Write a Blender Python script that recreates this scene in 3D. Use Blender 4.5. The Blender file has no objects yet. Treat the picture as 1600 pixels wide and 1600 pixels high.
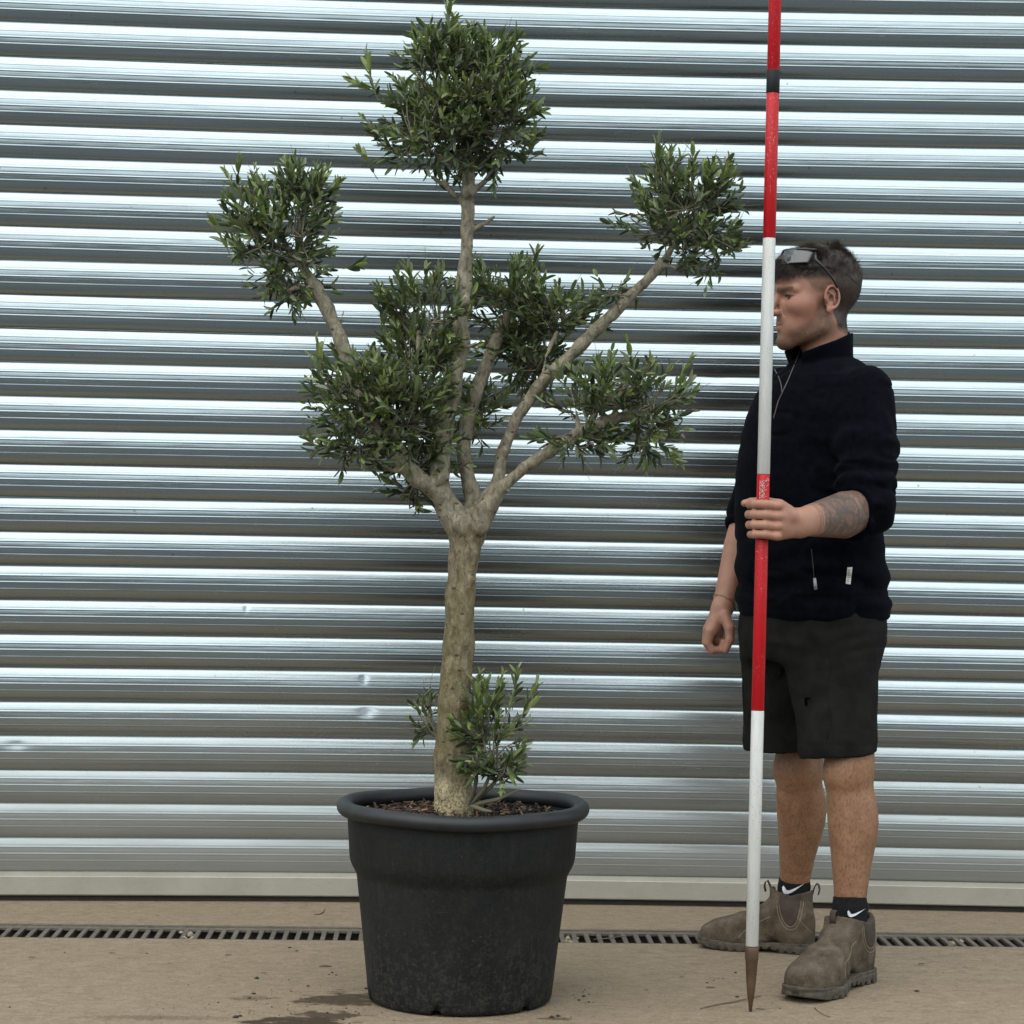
import bpy, bmesh, math, random
import numpy as np
from mathutils import Vector, Matrix

random.seed(7)
RNG = np.random.default_rng(11)
scene = bpy.context.scene
COL = scene.collection
rad = math.radians

# ------------------------------------------------------------------ camera
FPX = 3700.0                    # focal length in pixels of the 1600 px photograph
CAM_H = 1.10
YAW = math.atan(0.045)
ROLL = 0.018
CX, CY = 855.0, 800.0
cam_F = np.array([math.sin(YAW), math.cos(YAW), 0.0])
_R0 = np.array([math.cos(YAW), -math.sin(YAW), 0.0])
_U0 = np.array([0.0, 0.0, 1.0])
cam_R = _R0 * math.cos(ROLL) + _U0 * math.sin(ROLL)
cam_U = _U0 * math.cos(ROLL) - _R0 * math.sin(ROLL)
CAM = np.array([0.0, 0.0, CAM_H])

cam_data = bpy.data.cameras.new('camera')
cam_data.sensor_fit = 'HORIZONTAL'
cam_data.sensor_width = 36.0
cam_data.lens = 36.0 * FPX / 1600.0
cam_data.shift_x = -(CX - 800.0) / 1600.0
cam_data.clip_start = 0.05
cam_data.clip_end = 500.0
cam = bpy.data.objects.new('camera', cam_data)
COL.objects.link(cam)
cam.matrix_world = Matrix(((cam_R[0], cam_U[0], -cam_F[0], CAM[0]),
                           (cam_R[1], cam_U[1], -cam_F[1], CAM[1]),
                           (cam_R[2], cam_U[2], -cam_F[2], CAM[2]),
                           (0, 0, 0, 1)))
scene.camera = cam

# ------------------------------------------------------------------ sky and sun (bright overcast)
SUN_EL, SUN_AZ = rad(56), rad(212)      # azimuth clockwise from +Y: behind the photographer's left shoulder
world = bpy.data.worlds.new('World')
scene.world = world
world.use_nodes = True
wn, wl = world.node_tree.nodes, world.node_tree.links
wn.clear()
w_out = wn.new('ShaderNodeOutputWorld')
w_bg = wn.new('ShaderNodeBackground')
w_sky = wn.new('ShaderNodeTexSky')
w_sky.sky_type = 'NISHITA'
w_sky.sun_disc = False
w_sky.sun_elevation = SUN_EL
w_sky.sun_rotation = SUN_AZ
w_sky.air_density = 1.0
w_sky.dust_density = 3.0
w_sky.ozone_density = 1.5
w_mix = wn.new('ShaderNodeMix'); w_mix.data_type = 'RGBA'
w_mix.inputs[0].default_value = 0.72
w_mix.inputs[7].default_value = (10.0, 11.3, 11.6, 1)     # even pale cloud layer
wl.new(w_sky.outputs[0], w_mix.inputs[6])
wl.new(w_mix.outputs[2], w_bg.inputs[0])
w_bg.inputs[1].default_value = 0.12
wl.new(w_bg.outputs[0], w_out.inputs[0])

sun_data = bpy.data.lights.new('sun', 'SUN')
sun_data.energy = 1.35
sun_data.angle = rad(82)
sun_data.color = (1.0, 0.96, 0.9)
sun = bpy.data.objects.new('sun', sun_data)
COL.objects.link(sun)
_sd = Vector((math.sin(SUN_AZ) * math.cos(SUN_EL), math.cos(SUN_AZ) * math.cos(SUN_EL), math.sin(SUN_EL)))
sun.rotation_euler = _sd.to_track_quat('Z', 'Y').to_euler()

scene.view_settings.view_transform = 'Standard'
scene.view_settings.look = 'None'
scene.view_settings.exposure = 0.55
scene.view_settings.gamma = 1.0
scene.view_settings.use_curve_mapping = False
scene.render.engine = 'CYCLES'
scene.cycles.max_bounces = 6
scene.cycles.diffuse_bounces = 3
scene.cycles.glossy_bounces = 4
scene.cycles.use_denoising = True

# ------------------------------------------------------------------ measuring helpers
def P(px, py, Y):
    """world point on the ray through photo pixel (px,py) at world depth Y"""
    d = cam_F + cam_R * ((px - CX) / FPX) - cam_U * ((py - CY) / FPX)
    return CAM + d * (Y / d[1])

def G(px, py):
    """ground point seen at photo pixel"""
    d = cam_F + cam_R * ((px - CX) / FPX) - cam_U * ((py - CY) / FPX)
    return CAM + d * (-CAM_H / d[2])

def to_px(p):
    q = np.asarray(p) - CAM
    z = q @ cam_F
    return CX + FPX * (q @ cam_R) / z, CY - FPX * (q @ cam_U) / z

def unit(v):
    v = np.asarray(v, float)
    return v / np.linalg.norm(v)

# ------------------------------------------------------------------ object helpers
def empty(name, loc=(0, 0, 0), label=None, cat=None, group=None, kind=None):
    o = bpy.data.objects.new(name, None)
    o.empty_display_size = 0.05
    COL.objects.link(o)
    o.location = tuple(loc)
    tag(o, label, cat, group, kind)
    return o

def tag(o, label=None, cat=None, group=None, kind=None):
    if label: o['label'] = label
    if cat: o['category'] = cat
    if group: o['group'] = group
    if kind: o['kind'] = kind
    return o

def mesh_from(name, verts, faces, mat=None, smooth=True, attrs=None):
    me = bpy.data.meshes.new(name)
    verts = np.asarray(verts, dtype=np.float32).reshape(-1, 3)
    if isinstance(faces, np.ndarray):
        n, k = faces.shape
        me.vertices.add(len(verts)); me.vertices.foreach_set('co', verts.ravel())
        me.loops.add(n * k); me.loops.foreach_set('vertex_index', faces.astype(np.int32).ravel())
        me.polygons.add(n)
        me.polygons.foreach_set('loop_start', np.arange(0, n * k, k, dtype=np.int32))
        me.update(calc_edges=True)
    else:
        me.from_pydata([tuple(map(float, v)) for v in verts], [], [tuple(f) for f in faces])
        me.update()
    me.polygons.foreach_set('use_smooth', np.full(len(me.polygons), bool(smooth)))
    for an, av in (attrs or {}).items():
        a = me.attributes.new(an, 'FLOAT', 'POINT')
        a.data.foreach_set('value', np.asarray(av, dtype=np.float32))
    if mat: me.materials.append(mat)
    me.validate()
    return me

def obj(name, me, parent=None, world_coords=True):
    o = bpy.data.objects.new(name, me)
    COL.objects.link(o)
    if parent is not None:
        o.parent = parent
        if world_coords:                     # mesh given in world coordinates
            loc = np.zeros(3)
            q = parent
            while q is not None:
                loc += np.array(q.location); q = q.parent
            o.location = tuple(-loc)
    return o

class MB:
    """collects simple shapes into one mesh"""
    def __init__(self): self.v, self.f = [], []
    def add(self, v, f):
        n = len(self.v)
        self.v += [tuple(map(float, q)) for q in v]
        self.f += [tuple(i + n for i in t) for t in f]
    def box(self, lo, hi):
        x0, y0, z0 = lo; x1, y1, z1 = hi
        self.add([(x0,y0,z0),(x1,y0,z0),(x1,y1,z0),(x0,y1,z0),(x0,y0,z1),(x1,y0,z1),(x1,y1,z1),(x0,y1,z1)],
                 [(0,3,2,1),(4,5,6,7),(0,1,5,4),(1,2,6,5),(2,3,7,6),(3,0,4,7)])
    def tube(self, pts, radii, n=8, caps=True):
        pts = [np.asarray(p, float) for p in pts]
        if np.isscalar(radii): radii = [radii] * len(pts)
        up = None; v = []
        for i, p in enumerate(pts):
            t = unit(pts[min(i + 1, len(pts) - 1)] - pts[max(i - 1, 0)])
            if up is None:
                up = np.array([0, 0, 1.0]) if abs(t[2]) < 0.9 else np.array([1.0, 0, 0])
            a = unit(np.cross(t, up)); b = np.cross(a, t); up = b
            for k in range(n):
                th = 2 * math.pi * k / n
                v.append(p + radii[i] * (math.cos(th) * a + math.sin(th) * b))
        f = []
        for i in range(len(pts) - 1):
            for k in range(n):
                k2 = (k + 1) % n
                f.append((i*n+k, i*n+k2, (i+1)*n+k2, (i+1)*n+k))
        if caps:
            f.append(tuple(range(n))[::-1]); f.append(tuple(range((len(pts)-1)*n, len(pts)*n)))
        self.add(v, f)
    def lathe(self, prof, n=96, c=(0, 0, 0), close=False):
        v = []
        for r, z in prof:
            for k in range(n):
                th = 2 * math.pi * k / n
                v.append((c[0] + r*math.cos(th), c[1] + r*math.sin(th), c[2] + z))
        m = len(prof); f = []
        for i in range(m if close else m - 1):
            j = (i + 1) % m
            for k in range(n):
                k2 = (k + 1) % n
                f.append((i*n+k, i*n+k2, j*n+k2, j*n+k))
        self.add(v, f)
    def mesh(self, name, mat=None, smooth=True, attrs=None):
        return mesh_from(name, self.v, self.f, mat, smooth, attrs)

# ------------------------------------------------------------------ material helper
class NT:
    def __init__(self, name):
        self.m = bpy.data.materials.new(name); self.m.use_nodes = True
        self.t = self.m.node_tree; self.n = self.t.nodes; self.l = self.t.links
        self.b = self.n['Principled BSDF']; self.out = self.n['Material Output']
    def new(self, typ, **kw):
        q = self.n.new(typ)
        for k, v in kw.items():
            setattr(q, k, v)
        return q
    def link(self, a, b): self.l.new(a, b)
    def coord(self, which='Object', scale=(1, 1, 1), rot=(0, 0, 0)):
        tc = self.new('ShaderNodeTexCoord'); mp = self.new('ShaderNodeMapping')
        mp.inputs['Scale'].default_value = scale; mp.inputs['Rotation'].default_value = rot
        self.link(tc.outputs[which], mp.inputs[0]); return mp.outputs[0]
    def geo(self, scale=(1, 1, 1)):
        g = self.new('ShaderNodeNewGeometry'); mp = self.new('ShaderNodeMapping')
        mp.inputs['Scale'].default_value = scale
        self.link(g.outputs['Position'], mp.inputs[0]); return mp.outputs[0]
    def noise(self, vec, scale=5, detail=4, rough=0.55, dist=0.0):
        q = self.new('ShaderNodeTexNoise'); q.inputs['Scale'].default_value = scale
        q.inputs['Detail'].default_value = detail; q.inputs['Roughness'].default_value = rough
        q.inputs['Distortion'].default_value = dist
        self.link(vec, q.inputs['Vector']); return q.outputs['Fac']
    def voronoi(self, vec, scale=5, feature='F1', rnd=1.0):
        q = self.new('ShaderNodeTexVoronoi', feature=feature); q.inputs['Scale'].default_value = scale
        q.inputs['Randomness'].default_value = rnd
        self.link(vec, q.inputs['Vector']); return q.outputs['Distance']
    def ramp(self, fac, stops, interp='LINEAR'):
        q = self.new('ShaderNodeValToRGB'); q.color_ramp.interpolation = interp
        e = q.color_ramp.elements
        while len(e) < len(stops): e.new(0.5)
        for el, (p, c) in zip(e, stops):
            el.position = p
            el.color = (c, c, c, 1) if np.isscalar(c) else (*c, 1)
        self.link(fac, q.inputs[0]); return q.outputs[0]
    def mix(self, fac, a, b, mode='MIX'):
        q = self.new('ShaderNodeMix', data_type='RGBA', blend_type=mode)
        for s, v in ((0, fac), (6, a), (7, b)):
            if hasattr(v, 'links') or isinstance(v, bpy.types.NodeSocket): self.link(v, q.inputs[s])
            elif np.isscalar(v): q.inputs[s].default_value = v if s == 0 else (v, v, v, 1)
            else: q.inputs[s].default_value = (*v, 1)
        return q.outputs[2]
    def math(self, op, a, b=None, c=None, clamp=False):
        q = self.new('ShaderNodeMath', operation=op, use_clamp=clamp)
        for i, v in enumerate((a, b, c)):
            if v is None: continue
            if isinstance(v, bpy.types.NodeSocket): self.link(v, q.inputs[i])
            else: q.inputs[i].default_value = v
        return q.outputs[0]
    def attr(self, name):
        q = self.new('ShaderNodeAttribute'); q.attribute_name = name; return q.outputs['Fac']
    def sep(self, vec):
        q = self.new('ShaderNodeSeparateXYZ'); self.link(vec, q.inputs[0]); return q.outputs
    def bump(self, h, strength=0.3, dist=0.005):
        q = self.new('ShaderNodeBump'); q.inputs['Strength'].default_value = strength
        q.inputs['Distance'].default_value = dist
        self.link(h, q.inputs['Height']); self.link(q.outputs[0], self.b.inputs['Normal']); return q
    def set(self, **kw):
        for k, v in kw.items():
            s = self.b.inputs[k.replace('_', ' ')]
            if isinstance(v, bpy.types.NodeSocket): self.link(v, s)
            elif isinstance(v, tuple): s.default_value = (*v, 1) if len(v) == 3 and s.type == 'RGBA' else v
            else: s.default_value = v
        return self

def plain(name, col, rough=0.6, metal=0.0, spec=0.5, bump=None):
    t = NT(name); t.set(Roughness=rough, Metallic=metal, Specular_IOR_Level=spec)
    n = t.noise(t.coord('Object'), 40, 3)
    c0 = tuple(x * 0.8 for x in col); c1 = tuple(min(1, x * 1.2) for x in col)
    t.set(Base_Color=t.ramp(n, [(0.3, c0), (0.7, c1)]))
    if bump: t.bump(t.noise(t.coord('Object'), bump[0], 4), bump[1], bump[2])
    return t.m

# ------------------------------------------------------------------ signed distance shapes -> mesh
_h = np.random.default_rng(3).random(4096).astype(np.float32)
def vnoise(p, s=1.0, seed=0):
    q = p * s + 100.0 + seed * 17.3
    i = np.floor(q).astype(np.int64); f = (q - i).astype(np.float32); f = f * f * (3 - 2 * f)
    def hh(dx, dy, dz):
        return _h[((i[:, 0] + dx) * 73856093 ^ (i[:, 1] + dy) * 19349663 ^ (i[:, 2] + dz) * 83492791) & 4095]
    x, y, z = f[:, 0], f[:, 1], f[:, 2]
    a = hh(0,0,0)*(1-x)+hh(1,0,0)*x; b = hh(0,1,0)*(1-x)+hh(1,1,0)*x
    c = hh(0,0,1)*(1-x)+hh(1,0,1)*x; d = hh(0,1,1)*(1-x)+hh(1,1,1)*x
    return ((a*(1-y)+b*y)*(1-z)+(c*(1-y)+d*y)*z) * 2 - 1

def fbm(p, s, o=3, seed=0):
    r = 0; a = 1.0; t = 0
    for k in range(o):
        r = r + a * vnoise(p, s * 2 ** k, seed + k); t += a; a *= 0.5
    return r / t

def rc(p, a, b, ra, rb):
    a = np.asarray(a, np.float32); ab = np.asarray(b, np.float32) - a
    q = p - a
    t = np.clip(q @ ab / max(float(ab @ ab), 1e-12), 0, 1)
    q = q - t[:, None] * ab
    return np.sqrt((q * q).sum(1)) - (ra + (rb - ra) * t)

def sph(p, c, r):
    q = p - np.asarray(c, np.float32); return np.sqrt((q * q).sum(1)) - r

def ell(p, c, r, M=None):
    q = p - np.asarray(c, np.float32)
    if M is not None: q = q @ M
    r = np.asarray(r, np.float32)
    k0 = np.sqrt(((q / r) ** 2).sum(1)); k1 = np.sqrt(((q / (r * r)) ** 2).sum(1))
    return k0 * (k0 - 1) / np.maximum(k1, 1e-9)

def smin(a, b, k):
    h = np.clip(0.5 + 0.5 * (b - a) / k, 0, 1)
    return b + (a - b) * h - k * h * (1 - h)
def smax(a, b, k): return -smin(-a, -b, k)

def chain(p, pts, k=0.0):
    d = None
    for (a, ra), (b, rb) in zip(pts[:-1], pts[1:]):
        e = rc(p, a, b, ra, rb)
        d = e if d is None else (np.minimum(d, e) if k == 0 else smin(d, e, k))
    return d

def sdf_mesh(f, lo, hi, h, B=8, lip=1.5):
    """naive surface nets on the blocks of a grid that the surface passes through"""
    lo = np.asarray(lo, np.float64); hi = np.asarray(hi, np.float64)
    nb = np.ceil((hi - lo) / (h * B)).astype(int)
    gi = np.stack(np.meshgrid(*[np.arange(n) for n in nb], indexing='ij'), -1).reshape(-1, 3)
    keep = []
    for s in range(0, len(gi), 200000):
        c = lo + (gi[s:s+200000] + 0.5) * (h * B)
        d = f(c.astype(np.float32))
        keep.append(gi[s:s+200000][np.abs(d) < h * B * 0.87 * lip + h])
    blocks = np.concatenate(keep)
    N = nb * B + 2
    loc = np.stack(np.meshgrid(*[np.arange(B + 1)] * 3, indexing='ij'), -1).reshape(-1, 3)
    off = np.array([(i, j, k) for i in (0, 1) for j in (0, 1) for k in (0, 1)])
    edges = [(a, b) for a in range(8) for b in range(a + 1, 8) if np.abs(off[a] - off[b]).sum() == 1]
    V, ID, E = [], [], []
    CH = 300
    for s in range(0, len(blocks), CH):
        b = blocks[s:s+CH]
        gidx = b[:, None, :] * B + loc[None]
        pts = (lo + gidx * h).reshape(-1, 3).astype(np.float32)
        d = f(pts).reshape(len(b), B + 1, B + 1, B + 1)
        corners = np.stack([d[:, o[0]:o[0]+B, o[1]:o[1]+B, o[2]:o[2]+B] for o in off], -1)
        neg = corners < 0
        cnt = neg.sum(-1)
        act = (cnt > 0) & (cnt < 8)
        bi, i, j, k = np.nonzero(act)
        if not len(bi): continue
        cv = corners[bi, i, j, k]; cn = neg[bi, i, j, k]
        acc = np.zeros((len(bi), 3)); num = np.zeros(len(bi))
        for a, e in edges:
            m = cn[:, a] != cn[:, e]
            va, ve = cv[:, a], cv[:, e]
            t = np.where(m, va / np.where(m, va - ve, 1), 0)
            acc += np.where(m[:, None], off[a] + t[:, None] * (off[e] - off[a]), 0); num += m
        cell = b[bi] * B + np.stack([i, j, k], -1)
        V.append(lo + (cell + acc / num[:, None]) * h)
        ID.append((cell[:, 0] * N[1] + cell[:, 1]) * N[2] + cell[:, 2])
        for ax, co in ((0, 4), (1, 2), (2, 1)):
            m = cn[:, 0] != cn[:, co]
            E.append(np.stack([ID[-1][m], np.full(m.sum(), ax), cn[m, 0].astype(int)], -1))
    V = np.concatenate(V); ID = np.concatenate(ID); E = np.concatenate(E)
    order = np.argsort(ID); ids = ID[order]; V = V[order]
    st = {0: N[1] * N[2], 1: N[2], 2: 1}
    F = []
    for ax in range(3):
        e = E[E[:, 1] == ax]
        u, w = [(1, 2), (2, 0), (0, 1)][ax]
        q = np.stack([e[:, 0], e[:, 0] - st[u], e[:, 0] - st[u] - st[w], e[:, 0] - st[w]], -1)
        ix = np.clip(np.searchsorted(ids, q), 0, len(ids) - 1)
        ok = (ids[ix] == q).all(1)
        ix = ix[ok]; fl = e[ok, 2] == 0
        ix[fl] = ix[fl][:, ::-1]
        F.append(ix)
    return V, np.concatenate(F)

# ================================================================== SETTING
SHUT_Y = 6.66
D0, D1 = 6.04, 6.245             # drain channel, near and far edge

# ---- concrete yard, one sheet with the drain channel sunk into it
def concrete_material():
    t = NT('worn_concrete')
    g = t.geo()
    big = t.noise(g, 1.3, 5, 0.6, 0.4)
    streak = t.noise(t.geo((4, 7, 1)), 3.0, 6, 0.7, 0.8)
    fine = t.noise(t.geo((11, 13, 11)), 3.0, 6, 0.8, 0.6)
    grit = t.noise(t.geo((1, .7, 1)), 130, 3, 0.7)
    col = t.ramp(streak, [(0.25, (0.145, 0.107, 0.069)), (0.5, (0.240, 0.184, 0.124)), (0.78, (0.325, 0.257, 0.18))])
    col = t.mix(t.ramp(big, [(0.35, 0.0), (0.7, 0.55)]), col, (0.225, 0.172, 0.110))
    col = t.mix(0.5, col, t.ramp(fine, [(0.28, (0.060, 0.042, 0.026)), (0.44, (0.212, 0.161, 0.107)), (0.60, (0.285, 0.222, 0.153)), (0.78, (0.43, 0.345, 0.25))]))
    col = t.mix(0.4, col, t.ramp(grit, [(0.3, 0.42), (0.62, 1.0)]), 'MULTIPLY')
    # dark specks trodden into the surface
    vor = t.voronoi(t.geo((1, 1.6, 1)), 26)
    spk = t.math('MULTIPLY', t.ramp(vor, [(0.03, 1.0), (0.09, 0.0)]), t.ramp(t.noise(g, 9, 2), [(0.5, 0), (0.6, 1)]))
    col = t.mix(t.math('MULTIPLY', spk, 0.75), col, (0.05, 0.035, 0.025))
    # wet, muddy stains in front and to the side of the pot
    def stain(px, py, sx, sy, scale, seed):
        c = G(px, py)
        mp = t.new('ShaderNodeMapping'); gg = t.new('ShaderNodeNewGeometry')
        mp.inputs['Location'].default_value = (-c[0] / sx, -c[1] / sy, 0)
        mp.inputs['Scale'].default_value = (1 / sx, 1 / sy, 0)
        t.link(gg.outputs['Position'], mp.inputs[0])
        ln = t.new('ShaderNodeVectorMath', operation='LENGTH'); t.link(mp.outputs[0], ln.inputs[0])
        nz = t.noise(t.geo((1, 1.4, 1)), scale, 5, 0.65)
        v = t.math('ADD', ln.outputs['Value'], t.math('MULTIPLY', t.math('SUBTRACT', nz, 0.5), 2.6))
        return t.ramp(v, [(0.55, 1.0), (0.85, 0.0)])
    for (a, stg) in ((stain(545, 1562, 0.14, 0.09, 16, 0), 0.9), (stain(460, 1599, 0.14, 0.08, 15, 1), 1.0),
                     (stain(515, 1586, 0.10, 0.05, 22, 2), 0.9), (stain(395, 1560, 0.07, 0.03, 40, 3), 0.5),
                     (stain(868, 1592, 0.05, 0.02, 30, 4), 0.7), (stain(240, 1590, 0.2, 0.03, 60, 5), 0.4)):
        col = t.mix(t.math('MULTIPLY', a, stg), col, (0.042, 0.025, 0.013))
    t.set(Base_Color=col, Roughness=0.85, Specular_IOR_Level=0.3)
    hsum = t.math('ADD', t.math('MULTIPLY', streak, 0.7), t.math('ADD', fine, t.math('MULTIPLY', grit, 0.5)))
    t.bump(hsum, 0.7, 0.006)
    return t.m
M_CONC = concrete_material()

mb = MB()
def strip(x0, x1, y0, y1, z):
    mb.add([(x0, y0, z), (x1, y0, z), (x1, y1, z), (x0, y1, z)], [(0, 1, 2, 3)])
strip(-60, 60, -70, D0, 0); strip(-60, 60, D1, 60, 0); strip(-60, 60, D0, D1, -0.16)
mb.add([(-60, D0, 0), (60, D0, 0), (60, D0, -0.16), (-60, D0, -0.16)], [(0, 3, 2, 1)])
mb.add([(-60, D1, 0), (60, D1, 0), (60, D1, -0.16), (-60, D1, -0.16)], [(0, 1, 2, 3)])
ground = obj('ground', mb.mesh('ground', M_CONC, smooth=False))
tag(ground, kind='structure')

# ---- dark tarmac yard beyond the concrete apron, behind the photographer's feet
t = NT('damp_tarmac'); n_ = t.noise(t.geo(), 60, 4, .7); n2_ = t.noise(t.geo(), .8, 3)
t.set(Base_Color=t.mix(t.ramp(n2_, [(.35, 0), (.65, .5)]), t.ramp(n_, [(.3, (.050, .054, .055)), (.7, (.095, .099, .099))]), (.105, .104, .098)), Roughness=.75)
t.bump(n_, .5, .006)
m = MB(); m.add([(-60, -70, .004), (60, -70, .004), (60, 4.45, .004), (-60, 4.45, .004)], [(0, 1, 2, 3)])
tag(obj('yard_tarmac', m.mesh('yard_tarmac', t.m, False)), kind='structure')

# ---- channel drain
def grate_material():
    t = NT('dusty_cast_grate')
    n = t.noise(t.geo(), 60, 5, 0.65); n2 = t.noise(t.geo(), 9, 3)
    c = t.ramp(n, [(0.3, (0.055, 0.046, 0.036)), (0.7, (0.125, 0.106, 0.085))])
    c = t.mix(t.ramp(n2, [(0.45, 0), (0.7, 0.6)]), c, (0.15, 0.122, 0.088))
    t.set(Base_Color=c, Roughness=0.8, Metallic=0.0)
    t.bump(n, 0.4, 0.002)
    return t.m
M_GRATE = grate_material()
GX0, GX1 = -1.95, 2.25
grate = empty('drain_grate', (0.3, (D0 + D1) / 2, 0), 'long dusty grey slotted drain grate set in the concrete floor', 'drain')
m = MB(); m.box((GX0, D0 + 0.001, -0.010), (GX1, D0 + 0.024, -0.003)); fr = obj('frame_rail', m.mesh('frame_rail', M_GRATE, False), grate)
m = MB(); m.box((GX0, D1 - 0.048, -0.009), (GX1, D1 - 0.016, -0.003)); obj('frame_rail', m.mesh('frame_rail', M_GRATE, False), grate)
m = MB(); m.box((GX0, D1 - 0.013, -0.04), (GX1, D1 - 0.001, -0.001)); obj('edge_angle', m.mesh('edge_angle', M_GRATE, False), grate)
bar_meshes = []
for q in range(4):
    r = random.Random(q)
    w = 0.0125
    ym0, ym1 = D0 + 0.024, D1 - 0.048
    L = ym1 - ym0
    bm = bmesh.new()
    vs = []
    for z, ww in ((-0.012, 0.8), (-0.006, 1.0), (-0.0035, 0.9)):
        for (sx, yy) in ((-1, -L / 2), (1, -L / 2), (1, L / 2), (-1, L / 2)):
            vs.append(bm.verts.new((sx * w / 2 * ww + r.uniform(-.0006, .0006), yy, z)))
    for k in range(2):
        for e in range(4):
            bm.faces.new((vs[k*4+e], vs[k*4+(e+1) % 4], vs[k*4+4+(e+1) % 4], vs[k*4+4+e]))
    bm.faces.new(vs[8:12]); bm.faces.new(vs[0:4][::-1])
    me = bpy.data.meshes.new('bar'); bm.to_mesh(me); bm.free(); me.materials.append(M_GRATE)
    bar_meshes.append(me)
M_CHANNEL = plain('black_dirt_and_shade', (0.010, 0.009, 0.007), 0.8)  # channel lining: dirt, with the slots' shade put into its near-black colour
m = MB(); m.box((GX0, D0 + 0.002, -0.158), (GX1, D1 - 0.002, -0.10))
m.box((GX0, D0 + 0.0015, -0.10), (GX1, D0 + 0.006, -0.031)); m.box((GX0, D1 - 0.006, -0.10), (GX1, D1 - 0.0015, -0.041))
obj('channel', m.mesh('channel', M_CHANNEL, False), grate)
x = GX0 + 0.01; k = 0
while x < GX1:
    o = bpy.data.objects.new('bar', bar_meshes[k % 4]); COL.objects.link(o); o.parent = grate
    o.location = (x - 0.3, (ym0 + ym1) / 2 - (D0 + D1) / 2, 0)
    x += 0.0325; k += 1
# silt and leaf litter lying in some of the slots
def clod(mb, c, r, seed):
    rr = random.Random(seed); n = 6
    v = [c + np.array([0, 0, r * rr.uniform(.5, .9)])]
    for q in range(n):
        th = 2 * math.pi * q / n
        v.append(c + np.array([math.cos(th) * r * rr.uniform(.7, 1.3), math.sin(th) * r * rr.uniform(.7, 1.3), r * rr.uniform(0.0, .35)]))
    for q in range(n):
        th = 2 * math.pi * (q + .5) / n
        v.append(c + np.array([math.cos(th) * r * 1.0, math.sin(th) * r * 1.0, -r * .2]))
    f = [(0, 1 + q, 1 + (q + 1) % n) for q in range(n)]
    f += [(1 + q, 1 + n + q, 1 + (q + 1) % n) for q in range(n)] + [(1 + n + q, 1 + n + (q + 1) % n, 1 + (q + 1) % n) for q in range(n)]
    mb.add(v, f)
M_SILT = plain('pale_silt', (0.25, 0.21, 0.155), 0.95, bump=(80, 0.5, 0.003))
m = MB(); rr = random.Random(5)
for px in (287, 296, 304, 887, 892, 897, 1488, 1494, 1500):
    for q in range(6):
        c = G(px + rr.uniform(-5, 5), 1462 + (px - 690) * 0.009 + rr.uniform(-7, 7)); c[2] = -0.012 + rr.uniform(-.006, .004)
        clod(m, c, rr.uniform(.006, .011), rr.random())
tag(obj('silt', m.mesh('silt', M_SILT)), 'pale silt clogging a few slots of the drain', kind='stuff')

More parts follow.
